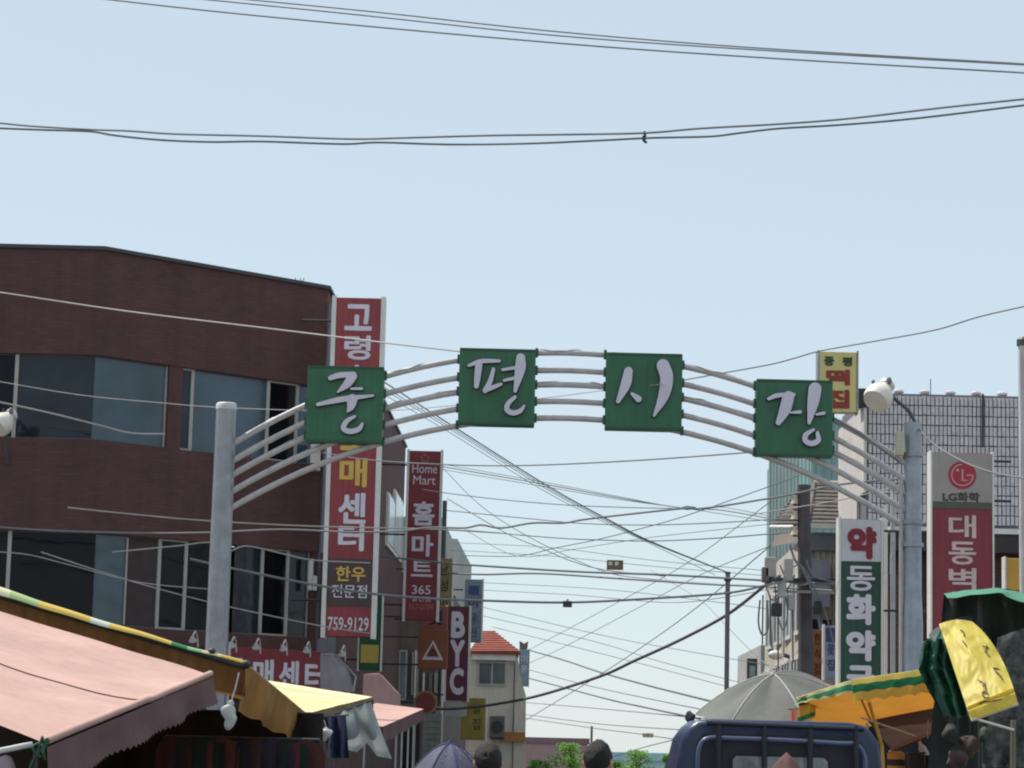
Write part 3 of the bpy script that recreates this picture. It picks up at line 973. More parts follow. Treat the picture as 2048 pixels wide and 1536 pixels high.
MB().span(p0.x, p1.x, 103.9, 104.6, p0.z, p1.z).build('casing', mat('unit_grey', S(96, 94, 96), 0.6), o, bevel=0.03)
mb = MB().lathe([(0.0, -0.01), (0.24, -0.01), (0.26, 0.0), (0.24, 0.02), (0.0, 0.02)], n=20, m=RX)
mb.v = [(x + (p0.x + p1.x) / 2, y + 103.88, z + (p0.z + p1.z) / 2) for x, y, z in mb.v]
mb.build('fan_grille', m_dark, o)
MB().span(p0.x + 0.05, p1.x - 0.05, 104.6, 105.0, p0.z - 0.05, p0.z).build('bracket', m_dark, o)
s = Sign('blade_sign', 'pale blue sign on the right side of the cream house', 'sign', 1048, 1336, 18, 74, 106, 0.2, mat('pale_blue_face', S(140, 160, 176), 0.5, 0.25, 4), m_galv, 0.03)
s.text('미', 0, 1318, 0.7, 14, m_letter, 0.0)
s.text('용', 0, 1338, 0.7, 14, m_letter, 0.0)
MB().prism([(-0.2, s.h / 2), (0.12, s.h / 2), (0.16, s.h / 2 + 0.35), (-0.02, s.h / 2 + 0.25), (-0.22, s.h / 2 + 0.36)], -0.06, 0.06).build('finial', m_conc, s.o, local=True)

# far pinkish wall and pale blue shed closing the street
o = thing('far_house', (P(1118, 1500, 150).x, 150, 0), 'far dusty pink building behind the green street trees', 'building')
p0, p1 = P(1040, 1480, 150), P(1176, 1477, 150)
MB().span(p0.x - 0.2, p1.x, 150, 156, 0, p1.z - 0.35).build('wall', mat('dusty_pink_render', S(170, 142, 140), 0.9, 0.12, 0.5, streak=0.2), o)
MB().span(p0.x - 0.3, p1.x + 0.1, 149.9, 156.1, p1.z - 0.345, p1.z).build('parapet', mat('dusty_pink_dark', S(132, 104, 108), 0.9), o)
MB().tube([(P(1183, 1480, 149).x, 149, 0), (P(1183, 1480, 149).x, 149, P(1183, 1452, 149).z)], 0.07, 8).build('chimney_pipe', m_conc, o)
o = thing('far_shed', (P(1290, 1510, 160).x, 160, 0), 'pale blue far roof low behind the trees left of the truck', 'building')
p0, p1 = P(1228, 1520, 160), P(1352, 1507, 160)
MB().span(p0.x, p1.x, 160, 166, 0, p0.z).build('wall', mat('pale_blue_wall', S(176, 204, 214), 0.8), o)
MB().slab([(p0.x - 0.2, 159.8), (p1.x + 0.2, 159.8), (p1.x + 0.2, 166.2), (p0.x - 0.2, 166.2)], p0.z + 0.004, p1.z).build('roof', mat('pale_blue_roof', S(160, 196, 212), 0.6), o)
# ------------------------------------------------------------------ market gate
GD = 36.0
gx = P(1132, 1000, GD).x
gate = thing('market_gate', (gx, GD, 0), 'steel market gate arch carrying four green lettered panels over the street', 'gate')
kG = GD / FPX
# posts
xl = P(443, 1050, GD).x
zl = P(451, 806, GD).z
po = MB().tube([(xl, GD, 0.0), (xl, GD, 3.0), (xl, GD, zl - 0.1)], [0.172, 0.162, 0.146], 24).build('post', m_galv, gate, smooth=True)
MB().lathe([(0.0, zl - 0.1), (0.15, zl - 0.1), (0.15, zl - 0.02), (0.13, zl), (0.0, zl)], (xl, GD, 0), 24).build('cap', mat('post_cap_pale', S(198, 200, 206), 0.5), po, smooth=True)
MB().tube([(xl + 0.19, GD - 0.02, 0), (xl + 0.185, GD - 0.02, 3.1)], 0.022, 8).build('conduit', m_pipe, po)
xr = P(1825, 1050, GD).x
zr = P(1833, 846, GD).z
po = MB().tube([(xr, GD, 0.0), (xr, GD, 3.6), (xr, GD, 4.0), (xr, GD, zr)], [0.158, 0.150, 0.132, 0.122], 24).build('post', mat('blue_grey_post', S(158, 165, 174), 0.45, 0.2, 5, metal=0.4, streak=0.15), gate, smooth=True)
for zz in (P(1830, 910, GD).z, P(1826, 1045, GD).z, P(1822, 1090, GD).z):
    MB().lathe([(0.125, zz - 0.03), (0.158, zz - 0.03), (0.158, zz + 0.03), (0.125, zz + 0.03)], (xr, GD, 0), 24).build('band', m_galv, po)
MB().tube([(xr - 0.17, GD - 0.03, 0.5), (xr - 0.17, GD - 0.03, P(1815, 960, GD).z)], 0.03, 8).build('conduit', m_pipe, po)
q = P(1797, 890, GD)
MB().span(q.x - 0.06, q.x + 0.05, GD - 0.2, GD - 0.05, q.z - 0.17, q.z + 0.17).build('junction_box', mat('box_cream', S(190, 186, 160), 0.5), po, bevel=0.01)
# arch pipes: even quartic through the photographed crown, shoulders and ends
def fit(rows):
    pts = [P(x, y, GD) for x, y in rows]
    A = [[0.0] * 3 for _ in range(3)]; B = [0.0] * 3
    for p in pts:
        t = (p.x - gx)
        b = (1.0, t * t, t ** 4)
        for i in range(3):
            B[i] += b[i] * p.z
            for j in range(3):
                A[i][j] += b[i] * b[j]
    c = Matrix(A).inverted() @ Vector(B)
    return lambda x: c[0] + c[1] * (x - gx) ** 2 + c[2] * (x - gx) ** 4
top = fit([(475, 885), (612, 812), (775, 747), (915, 717), (1075, 706), (1210, 711), (1370, 738), (1510, 772), (1665, 840), (1805, 918)])
bot = fit([(470, 1012), (640, 930), (770, 880), (918, 850), (1070, 838), (1210, 843), (1365, 862), (1505, 903), (1660, 972), (1800, 1046)])
NP = 44
pipe_paths = []
for k in range(5):
    t = (0.0, 0.27, 0.49, 0.745, 1.0)[k]
    pts = []
    for i in range(NP + 1):
        x = xl + 0.1 + (xr - xl - 0.2) * i / NP
        pts.append(Vector((x, GD + 0.0, top(x) * (1 - t) + bot(x) * t)))
    pipe_paths.append(pts)
    o = MB().tube(pts, 0.043, 12).build('arch_pipe', m_pipe, gate, smooth=True)
    if k in (0, 2):
        # cable wound along the pipe
        w = []
        for i in range(NP * 6 + 1):
            f = i / 6.0
            j = min(int(f), NP - 1)
            p = pts[j].lerp(pts[j + 1], f - j)
            a = 1.1 * math.sin(i * 0.21 + k)
            w.append(p + Vector((0, -math.sin(a) * 0.047, math.cos(a) * 0.047 + 0.004 * math.sin(i * 0.9))))
        MB().tube(w, 0.008, 5).build('wound_cable', m_wire2, o)
# panels with brush lettering
def ribbon(pts, ws, n=7):
    """outline of a tapering brush stroke in x,z"""
    P3 = smooth_path([Vector((x, z, w)) for (x, z), w in zip(pts, ws)], 7)
    L, Rr = [], []
    m = len(P3)
    for i in range(m):
        a = P3[max(i - 1, 0)]; b = P3[min(i + 1, m - 1)]
        t = Vector((b.x - a.x, b.y - a.y)).normalized()
        nn = Vector((-t.y, t.x)) * max(P3[i].z, 0.004) * 0.5
        L.append((P3[i].x + nn.x, P3[i].y + nn.y)); Rr.append((P3[i].x - nn.x, P3[i].y - nn.y))
    def cap(c, t, w, flip):
        out = []
        for k in range(1, n):
            a = math.pi * k / n
            v = Vector((-t.y, t.x)) * math.cos(a) + t * math.sin(a)
            if flip: v = Vector((t.y, -t.x)) * math.cos(a) - t * math.sin(a)
            out.append((c.x + v.x * w * 0.5, c.y + v.y * w * 0.5))
        return out
    t1 = Vector((P3[-1].x - P3[-2].x, P3[-1].y - P3[-2].y)).normalized()
    t0 = Vector((P3[1].x - P3[0].x, P3[1].y - P3[0].y)).normalized()
    return L, Rr, cap(P3[-1], t1, max(P3[-1].z, 0.004), False), cap(P3[0], t0, max(P3[0].z, 0.004), True)

def stroke_mesh(mb, pts, ws, y0, y1):
    L, Rr, ce, cs = ribbon(pts, ws)
    m = len(L)
    i = len(mb.v)
    for y in (y0, y1):
        for p in L: mb.v.append((p[0], y, p[1]))
        for p in Rr: mb.v.append((p[0], y, p[1]))
        for p in ce: mb.v.append((p[0], y, p[1]))
        for p in cs: mb.v.append((p[0], y, p[1]))
    N = 2 * m + len(ce) + len(cs)
    for lay in (0, 1):
        o = i + lay * N
        for k in range(m - 1):
            mb.f.append((o + k, o + k + 1, o + m + k + 1, o + m + k))
        mb.f.append(tuple([o + m - 1] + [o + 2 * m + q for q in range(len(ce))] + [o + 2 * m - 1]))
        mb.f.append(tuple([o + m] + [o + 2 * m + len(ce) + q for q in range(len(cs))] + [o]))
    ring = list(range(m)) + [2 * m + q for q in range(len(ce))] + list(range(2 * m - 1, m - 1, -1)) + [2 * m + len(ce) + q for q in range(len(cs))]
    for k in range(len(ring)):
        a, b = ring[k], ring[(k + 1) % len(ring)]
        mb.f.append((i + a, i + b, i + N + b, i + N + a))

m_brush = mat('pale_lilac_letter', S(212, 206, 222), 0.5, 0.1, 4)
m_brush_shadow = mat('letter_shadow_edge', S(30, 44, 40), 0.6)  # dark wider backing: letter sides and contact shadow put into its colour
Z1, Z2, Z4 = (400, 560), (880, 660), (1340, 640)
PANELS = [
    ((691, 811), Z1, 'green gate panel with the first white brush character', [
        ([(1050, 800), (1120, 778), (1235, 772)], [38, 46, 46]), ([(1228, 785), (1180, 850), (1108, 912)], [70, 62, 14]),
        ([(1215, 886), (1300, 884)], [16, 22]), ([(950, 1010), (1150, 968), (1390, 940)], [28, 46, 18]),
        ([(1225, 970), (1212, 1030), (1185, 1070)], [84, 60, 12]),
        ([(1245, 1105), (1180, 1145), (1155, 1200), (1205, 1225), (1275, 1208), (1305, 1165)], [22, 38, 42, 42, 40, 22])]),
    ((994, 776), Z2, 'green gate panel with the second white brush character', [
        ([(232, 300), (330, 266), (475, 264)], [22, 36, 24]), ([(312, 290), (302, 380), (292, 465)], [56, 52, 38]),
        ([(428, 330), (400, 430), (362, 500)], [28, 40, 42]), ([(365, 500), (435, 470), (490, 448)], [30, 34, 22]),
        ([(500, 335), (600, 318)], [22, 26]), ([(512, 420), (590, 402)], [22, 26]),
        ([(645, 240), (640, 330), (600, 505)], [72, 84, 26]),
        ([(600, 552), (548, 600), (535, 650), (580, 678), (640, 662), (672, 622)], [26, 38, 42, 42, 36, 18])]),
    ((1287, 785), Z2, 'green gate panel with the third white brush character', [
        ([(1502, 345), (1480, 450), (1420, 585)], [70, 80, 34]), ([(1530, 525), (1582, 566)], [24, 54]),
        ([(1778, 300), (1806, 400), (1782, 540), (1706, 700)], [104, 104, 86, 18])]),
    ((1587, 838), Z4, 'green gate panel with the fourth white brush character', [
        ([(778, 645), (850, 618), (978, 612)], [26, 36, 30]), ([(936, 628), (908, 730), (856, 835)], [92, 90, 44]),
        ([(950, 755), (1028, 750)], [14, 30]), ([(1148, 565), (1130, 680), (1100, 838)], [102, 90, 26]),
        ([(1160, 770), (1218, 760)], [18, 26]),
        ([(1135, 892), (1075, 930), (1070, 978), (1120, 1002), (1172, 975), (1165, 915)], [22, 40, 42, 42, 42, 26])]),
]
for (cx, cy), zo, lab, strokes in PANELS:
    c = P(cx, cy, GD)
    kz = zk(cx, cy, GD)
    hw, hh = 77.0 * kG, 76.5 * kz
    pn = MB().span(c.x - hw, c.x + hw, GD - 0.13, GD + 0.13, c.z - hh, c.z + hh).build('panel', m_green, gate, bevel=0.015, label=lab)
    # thin folded rim of the tin box
    for (x0, x1, z0, z1) in ((c.x - hw, c.x + hw, c.z + hh - 0.035, c.z + hh - 0.004), (c.x - hw, c.x + hw, c.z - hh + 0.004, c.z - hh + 0.035)):
        MB().span(x0 + 0.01, x1 - 0.01, GD - 0.142, GD - 0.1305, z0, z1).build('rim', mat('dark_green_rim', S(40, 82, 60), 0.5), pn)
    mb, mk = MB(), MB()
    for sk, (pts, ws) in enumerate(strokes):
        W = []
        for (zx, zy) in pts:
            px, py = zo[0] + zx / 4.0, zo[1] + zy / 4.0
            v = P(px, py, GD)
            W.append((v.x, v.z))
        stroke_mesh(mb, W, [w / 4.0 * kG for w in ws], GD - 0.20 - 0.002 * sk, GD - 0.172)
        stroke_mesh(mk, W, [w / 4.0 * kG + 0.022 for w in ws], GD - 0.171 + 0.002 * sk, GD - 0.131)
    mb.build('letter_face', m_brush, pn)
    mk.build('letter_shadow_edge', m_brush_shadow, pn)
    for pts in pipe_paths:
        for sx in (-1, 1):
            x = c.x + sx * (hw + 0.012)
            j = min(range(NP + 1), key=lambda i: abs(pts[i].x - x))
            zz = pts[j].z
            if c.z - hh - 0.02 < zz < c.z + hh + 0.02:
                MB().span(x - 0.02, x + 0.02, GD - 0.07, GD + 0.07, zz - 0.06, zz + 0.06).build('clamp', mat('dark_green_rim', (0, 0, 0)), pn)

# floodlight on the right post
fl = thing('flood_lamp', P(1760, 790, GD), 'white bulbous floodlight on a curved arm by the right gate post', 'lamp')
m_lampw = mat('lamp_white', S(228, 220, 208), 0.45, 0.1, 4)
aim = (Vector((-0.45, -0.5, -0.62))).normalized()
rotm = aim.to_track_quat('-Z', 'Y').to_matrix()
MB().lathe([(0.0, 0.20), (0.09, 0.20), (0.13, 0.13), (0.20, 0.02), (0.215, -0.08), (0.19, -0.16), (0.17, -0.165), (0.0, -0.13)], n=20, m=rotm).build('bowl', m_lampw, fl, local=True, smooth=True)
MB().lathe([(0.05, 0.20), (0.11, 0.205), (0.12, 0.26), (0.07, 0.31), (0.0, 0.31)], n=16, m=rotm).build('neck', m_white, fl, local=True, smooth=True)
for dx, kr in ((-0.10, 0.026), (0.13, 0.042)):
    MB().ball((dx, 0.0, 0.20 + dx * 0.1), (kr, kr, kr * 1.4), 10, 6).build('knob', mat('knob_grey', S(110, 110, 112), 0.5), fl, local=True, smooth=True)
b0 = P(1835, 852, GD) - fl.location
MB().tube(smooth_path([(0.05, 0.02, 0.15), (0.22, 0.02, -0.05), (0.42, 0.02, -0.22), (b0.x, 0.0, b0.z - 0.02)]), 0.028, 8).build('arm', mat('arm_dark', S(78, 84, 92), 0.5), fl, local=True, smooth=True)
# its twin at the left edge, on the brick wall
fl2 = copy_tree(fl)
fl2.location = P(6, 845, 43.9)
fl2['label'] = 'white floodlight at the left edge in front of the brick building windows'
for c in list(fl2.children):
    if c.name.startswith('arm'):
        bpy.data.objects.remove(c)
MB().tube(smooth_path([(0.0, 0.05, 0.12), (-0.1, 0.5, 0.25), (-0.1, 1.1, -0.6)]), 0.028, 8).build('arm', MATS['arm_dark'], fl2, local=True, smooth=True)

# ------------------------------------------------------------------ right side buildings
# grey tiled building
rb = thing('tiled_building', (7.4, 52, 0), 'grey building clad in small upright tiles behind the red logo sign', 'building')
D1 = 52.0
xL = P(1729, 900, D1).x
xR = 13.5
zT = P(1900, 787, D1).z
zB = P(1900, 1062, D1).z
m_tile = mat('lilac_grey_tile', S(208, 203, 206), 0.5, 0.22, 5)
m_joint = mat('dark_joint', S(116, 114, 126), 0.9)
MB().slab([(xL + 0.05, D1 + 0.06), (xR, D1 + 0.06), (xR, D1 + 3.9), (xL + 0.05, D1 + 3.9)], zB, zT - 0.02).build('wall', m_joint, rb)
tiles = MB()
pitx, pitz = 8.4 * D1 / FPX, 20.0 * D1 / FPX
nx = int((xR - xL) / pitx); nz = int((zT - zB) / pitz)
for i in range(nx):
    for j in range(nz):
        x0 = xL + 0.08 + i * pitx; z0 = zT - 0.06 - (j + 1) * pitz
        if i % 9 == 0 and i > 0:
            x0 += 0.0
        jx, jz = random.uniform(-0.004, 0.004), random.uniform(-0.005, 0.005)
        tiles.span(x0 + 0.011 + jx, x0 + pitx - 0.011 + jx, D1 + random.uniform(0.0, 0.008), D1 + 0.058, z0 + 0.011 + jz, z0 + pitz - 0.011 + jz)
tiles.build('tile_cladding', m_tile, rb, kind='stuff')
# white side parapet towards the street, running back with the perspective
m_wht = mat('weathered_white', S(216, 208, 202), 0.8, 0.12, 0.9, streak=0.25)
zs_t = P(1729, 812, D1).z
MB().slab([(xL - 0.02, D1 - 0.05), (xL + 0.04, D1 - 0.05), (xL + 0.04, D1 + 4), (xL - 0.02, D1 + 4)], P(1729, 985, D1).z, zs_t).build('side_wall', m_wht, rb)
MB().slab([(xL - 0.02, D1 + 1.0), (xL + 0.04, D1 + 1.0), (xL + 0.04, D1 + 3.9), (xL - 0.02, D1 + 3.9)], P(1700, 1080, D1 + 2).z, P(1729, 985, D1).z - 0.002).build('side_wall', m_wht, rb)
MB().span(xL - 0.18, xL + 0.3, D1 - 0.12, D1 + 0.5, zs_t + 0.01, zs_t + 0.36).build('water_tank', mat('black_tank', (0.03, 0.03, 0.035), 0.6), rb, bevel=0.02)
for k in range(5):
    q = P(1800 + k * 52, 787, D1)
    MB().ball((q.x, D1 + 0.2, zT + 0.04), (0.12, 0.1, 0.06), 8, 5).build('coping_stone', m_tile, rb)
MB().tube([(P(1866, 780, D1).x, D1 + 0.3, zT), (P(1866, 755, D1).x, D1 + 0.3, zT + 0.35)], 0.01, 5).build('antenna', m_dark, rb)
MB().tube([(P(1965, 785, D1).x, D1 - 0.05, zT), (P(1965, 895, D1).x, D1 - 0.05, P(1965, 895, D1).z)], 0.025, 6).build('drain_pipe', mat('pipe_blue_dark', S(58, 60, 84), 0.6), rb)
# eave and dark lower storeys
MB().span(xL + 0.4, xR, D1 - 0.9, D1 + 0.5, zB - 0.12, zB - 0.01).build('canopy', m_white, rb)
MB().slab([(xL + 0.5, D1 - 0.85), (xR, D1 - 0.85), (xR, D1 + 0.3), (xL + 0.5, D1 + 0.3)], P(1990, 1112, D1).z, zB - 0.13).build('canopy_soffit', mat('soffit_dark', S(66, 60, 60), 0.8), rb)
m_lowr = brick_mat('dark_brown_brick', S(104, 78, 72), S(84, 62, 60), S(96, 88, 84))
MB().slab([(xL + 0.35, D1 + 0.35), (xR, D1 + 0.35), (xR, D1 + 9), (xL + 0.35, D1 + 9)], 0, zB - 0.14).build('lower_wall', m_lowr, rb)
for k in range(4):
    x0 = xL + 1.4 + k * 1.35
    window_front(rb, x0, x0 + 1.15, 3.4, 5.0, D1 + 0.34, m_glass3, 2)
    window_front(rb, x0, x0 + 1.15, 0.5, 2.6, D1 + 0.34, m_glass3, 1)
# pipes and pier between pharmacy sign and gate post
for px, m, r in ((1772, m_white, 0.035), (1786, m_pipe, 0.05), (1745, m_dark, 0.03)):
    q = P(px, 1100, 50.5)
    zt = P(px, 1010 if px != 1745 else 1060, 50.5).z
    MB().tube([(q.x, 50.5, 0), (q.x, 50.5, zt)], r, 8).build('service_pipe', m, rb)
q0, q1 = P(1774, 1200, 50.9), P(1806, 1200, 50.9)
MB().slab([(q0.x, 50.9), (q1.x + 0.2, 50.9), (q1.x + 0.2, 52.2), (q0.x, 52.2)], 0, P(1790, 1150, 50.9).z).build('brick_pier', m_lowr, rb)
# small white window frames on the tiled wall behind the gate pipes
for px0, px1, py0, py1 in ((1757, 1783, 985, 1140), (1768, 1783, 1040, 1160)):
    a_, b_ = P(px0, py1, 51.8), P(px1, py0, 51.8)
    MB().tube([(a_.x, 51.8, b_.z), (b_.x, 51.8, b_.z), (b_.x, 51.8, a_.z)], 0.035, 6).build('white_rail', m_white, rb)

# house with the mossy tiled roof
D2 = 58.0
mh = thing('mossy_house', (6.9, D2, 0), 'old house with a mossy grey tiled roof behind the utility pole', 'house')
xa = P(1612, 1100, D2).x
xb = P(1700, 1100, D2).x
ze = P(1650, 1050, D2).z
zr_ = P(1650, 962, D2 + 3).z
m_moss = mat('mossy_tile', S(112, 104, 98), 0.95, 0.4, 4, 0.6, 25)
MB().slab([(xa, D2), (xb + 3, D2), (xb + 3, D2 + 12), (xa + 0.3, D2 + 12)], 0, ze - 0.25).build('wall', m_cream, mh)
e1 = xb + 3
dpx = 3.0
R0, R1 = P(1628, 968, D2 + 3), Vector((e1, D2 + 3, P(1628, 968, D2 + 3).z))
Q0, Q1 = P(1616, 1050, D2 - 0.5), Vector((e1, D2 - 0.5, P(1616, 1050, D2 - 0.5).z))
R2, Q2 = P(1598, 978, D2 + 10), P(1544, 1050, D2 + 12)
ro = MB().quad(Q0, Q1, R1, R0).build('roof', m_moss, mh)
ro2 = MB().quad(Q2, Q0, R0, R2).build('roof', m_moss, mh)
for k in range(11):
    t = (k + 0.5) / 11
    a_, b_, c_ = Q0.lerp(R0, t), Q1.lerp(R1, t), Q2.lerp(R2, t)
    MB().tube([a_ + Vector((0, 0, 0.015)), b_ + Vector((0, 0, 0.015))], 0.03, 5).build('tile_course', m_moss, ro)
    MB().tube([a_ + Vector((-0.02, 0, 0.015)), c_ + Vector((-0.02, 0, 0.015))], 0.03, 5).build('tile_course', m_moss, ro2)
MB().tube([R0 + Vector((0, 0, 0.03)), R1 + Vector((0, 0, 0.03))], 0.06, 8).build('ridge_tile', mat('ridge_cream', S(198, 190, 160), 0.9), ro)
MB().tube([Q0 + Vector((0, 0, 0.03)), R0 + Vector((0, 0, 0.03))], 0.05, 8).build('ridge_tile', m_moss, ro)
MB().tube([Q0 - Vector((0.03, 0, 0.05)), Q2 - Vector((0.03, 0, 0.05))], 0.05, 8).build('gutter', m_white, ro2)
MB().span(xa - 0.05, xb + 0.4, D2 - 0.62, D2 - 0.5, ze - 0.14, ze - 0.02).build('gutter', m_white, mh)
MB().slab([(xa - 0.1, D2 - 0.35), (xb + 1, D2 - 0.35), (xb + 1, D2), (xa - 0.1, D2)], ze - 0.62, ze - 0.22).build('soffit_board', mat('soffit_grey', S(120, 128, 130), 0.8), mh)
# pale curtain panel, white frames and dark windows on the front
q0, q1 = P(1628, 1190, D2 - 0.1), P(1676, 1066, D2 - 0.1)
MB().grid(lambda u, v: (q0.x + (q1.x - q0.x) * u, D2 - 0.12 + 0.03 * math.sin(u * 25), q0.z + (q1.z - q0.z) * v), 24, 6).build('blind', mat('cream_blind', S(214, 206, 190), 0.9, 0.12, 2, streak=0.2), mh)
q0, q1 = P(1608, 1215, D2 - 0.3), P(1656, 1122, D2 - 0.3)
MB().span(q0.x, q1.x, D2 - 0.7, D2 - 0.02, q0.z, q1.z).build('balcony_box', mat('grey_blue_panel', S(150, 152, 164), 0.7, 0.2, 3), mh)
q0, q1 = P(1618, 1330, D2 - 0.1), P(1668, 1235, D2 - 0.1)
window_front(mh, q0.x, q1.x, q0.z, q1.z, D2 - 0.02, m_glass, 2)
# street side windows with white frames
xs_ = xa + 0.02
for k in range(4):
    y0 = D2 + 1.0 + k * 2.7
    window_side(mh, xa + 0.3 * (y0 + 1 - D2) / 12, y0, y0 + 1.7, 4.6, 6.0, m_glass2 if k % 2 else m_glass3, 2, -1, 0.09, m_white)
    window_side(mh, xa + 0.3 * (y0 + 1 - D2) / 12, y0, y0 + 1.9, 2.6, 4.1, m_glass3, 3, -1, 0.09, m_white)
# metal awning on its street side
MB().quad(P(1604, 1056, D2 + 0.4), P(1549, 1072, D2 + 11), P(1545, 1092, D2 + 11), P(1596, 1084, D2 + 0.4)).build('metal_awning', mat('rusty_awning', S(132, 120, 110), 0.8, 0.25, 4), mh)

# mint sheet building beyond
D3 = 76.0
mt = thing('mint_building', (8.0, D3, 0), 'tall mint green sheet clad building behind the fourth gate panel', 'building')
x0, x1, x2 = P(1537, 1000, D3).x, P(1622, 1000, D3 - 6).x, 12.5
zt = P(1680, 846, D3 - 6).z
m_mint1 = mat('grey_mint_sheet', S(130, 148, 146), 0.6, 0.15, 1.2, streak=0.2)
m_mint2 = mat('turquoise_sheet', S(134, 168, 166), 0.6, 0.12, 1.2, streak=0.2)
MB().slab([(x1, D3 - 6), (x2, D3 - 6), (x2, D3 + 6), (x1, D3 + 6)], 0, zt).build('wall', m_mint2, mt)
MB().slab([(x0, D3), (x1 + 0.5, D3 - 5.9), (x1 + 0.5, D3 + 2), (x0 + 0.25, D3 + 2)], 0, zt - 0.3).build('wall', m_mint1, mt)
for k in range(12):
    t = (k + 0.5) / 12
    MB().tube([(x0 + (x1 - x0) * t, D3 - 6 * t - 0.02, 3), (x0 + (x1 - x0) * t, D3 - 6 * t - 0.02, zt - 0.32)], 0.014, 5).build('sheet_rib', m_mint1, mt)
for k in range(14):
    xx = x1 + 0.15 + k * 0.22
    MB().tube([(xx, D3 - 6.02, 3), (xx, D3 - 6.02, zt - 0.02)], 0.014, 5).build('sheet_rib', m_mint2, mt)

# cluttered white balcony block and far right houses
D4 = 84.0
fbk = thing('balcony_block', (P(1520, 1400, D4).x, D4, 0), 'distant whitish house front low behind the grey parasol', 'building')
q0, q1 = P(1505, 1500, D4), P(1560, 1268, D4)
MB().slab([(q0.x + 0.25, D4), (q0.x + 4, D4), (q0.x + 4, D4 + 10), (q0.x + 0.4, D4 + 10)], 0, P(1530, 1290, D4).z).build('wall', mat('dirty_white_wall', S(188, 184, 182), 0.85, 0.2, 1.0, streak=0.35), fbk)
window_front(fbk, q0.x + 0.4, q0.x + 1.1, 3.2, 4.3, D4 - 0.02, m_glass, 2, 0.06, m_white)
window_front(fbk, q0.x + 0.4, q0.x + 1.1, 0.9, 2.4, D4 - 0.02, m_glass, 2, 0.06, m_white)
o = thing('sign_box', P(1504, 1335, 80), 'small dark brown boxed sign in front of the distant whitish house', 'sign')
MB().span(-0.16, 0.16, -0.12, 0.12, -0.42, 0.28).build('case', mat('brown_case', S(96, 82, 82), 0.6), o, local=True)
MB().span(-0.09, 0.09, -0.135, -0.122, -0.3, 0.05).build('face', mat('pale_face', S(170, 176, 184), 0.5), o, local=True)
MB().tube([(0.0, 0.0, -0.42), (0, 0, -4.2)], 0.03, 6).build('post', m_dark, o, local=True)
# banners beside the utility pole
s = Sign('blade_sign', 'brown and orange narrow sign right of the utility pole', 'sign', 1634, 1310, 18, 100, 52, 0.15, mat('brown_orange_face', S(150, 98, 52), 0.6, 0.35, 6), m_galv, 0.02)
for j, chh in enumerate('한식집'):
    s.text(chh, 0, 1278 + j * 30, 0.7, 22, mat('brown_vinyl', S(92, 40, 30), 0.6), 0.02)
s.arms(0.6, (1270, 1350))
s = Sign('blade_sign', 'blue and white narrow sign left of the green pharmacy sign', 'sign', 1661, 1305, 24, 106, 51, 0.15, mat('blue_white_face', S(150, 156, 180), 0.6, 0.3, 5), m_white, 0.04)
s.panel('blue_head', -0.42, 0.42, 1256, 1284, mat('indigo_panel', S(70, 76, 120), 0.5))
for j, chh in enumerate('꽃집'):
    s.text(chh, 0, 1300 + j * 30, 0.66, 22, mat('indigo_panel', (0, 0, 0)), 0.02)
s.arms(0.5, (1260, 1350))
# small white street lamp with blue collar by the parasol
o = thing('street_lamp', P(1552, 1310, 62), 'small white lamp head on a blue arm above the grey parasol', 'lamp')
MB().ball((0, 0, 0), (0.2, 0.16, 0.12), 14, 8).build('head', m_white, o, local=True, smooth=True)
MB().tube(smooth_path([(0.1, 0, 0.02), (0.35, 0.1, -0.05), (0.5, 0.2, -0.3), (0.55, 0.2, -3.8)]), 0.05, 8).build('arm', mat('navy_arm', S(60, 70, 110), 0.5), o, local=True, smooth=True)

# ------------------------------------------------------------------ poles
UD = 49.0
ux = P(1606, 1200, UD).x
up = thing('utility_pole', (ux, UD, 0), 'dark concrete utility pole with spool insulators and tangled cables', 'utility pole')
uzt = P(1602, 970, UD).z
MB().tube([(ux + 0.12, UD, 0), (ux, UD, uzt)], [0.17, 0.125], 16).build('pole', mat('pole_concrete', S(96, 90, 92), 0.9, 0.25, 3, 0.3, 40, streak=0.3), up, smooth=True)
for py in (1000, 1031, 1062):
    zz = P(1588, py, UD).z
    iz = MB().lathe([(0.03, -0.09), (0.075, -0.08), (0.05, -0.02), (0.05, 0.02), (0.075, 0.08), (0.03, 0.09)], (ux - 0.19, UD - 0.05, zz), 12).build('insulator', mat('insulator_glaze', S(214, 202, 176), 0.35), up, smooth=True)
    MB().span(ux - 0.21, ux - 0.10, UD - 0.09, UD - 0.01, zz - 0.115, zz - 0.095).span(ux - 0.21, ux - 0.10, UD - 0.09, UD - 0.01, zz + 0.095, zz + 0.115).build('clevis', m_dark, iz)
za = P(1600, 1162, UD).z
MB().span(ux - 0.75, ux + 0.95, UD - 0.22, UD - 0.14, za - 0.04, za + 0.04).build('crossarm', m_dark, up)
MB().span(ux - 0.6, ux + 0.85, UD - 0.23, UD - 0.15, za - 0.25, za - 0.2).build('crossarm', m_wire2, up)
for px, py, w, h, m in ((1553, 1220, 20, 26, m_dark), (1540, 1135, 22, 40, m_wire2), (1576, 1140, 18, 44, m_alu), (1563, 1180, 16, 30, m_pipe), (1635, 1215, 14, 26, m_dark), (1582, 1205, 14, 30, m_wire2), (1530, 1150, 14, 30, m_conc)):
    q = P(px, py, UD - 0.3)
    k_ = UD / FPX
    MB().span(q.x - w * k_ / 2, q.x + w * k_ / 2, UD - 0.45, UD - 0.25, q.z - h * k_ / 2, q.z + h * k_ / 2).build('splice_box', m, up, bevel=0.02)
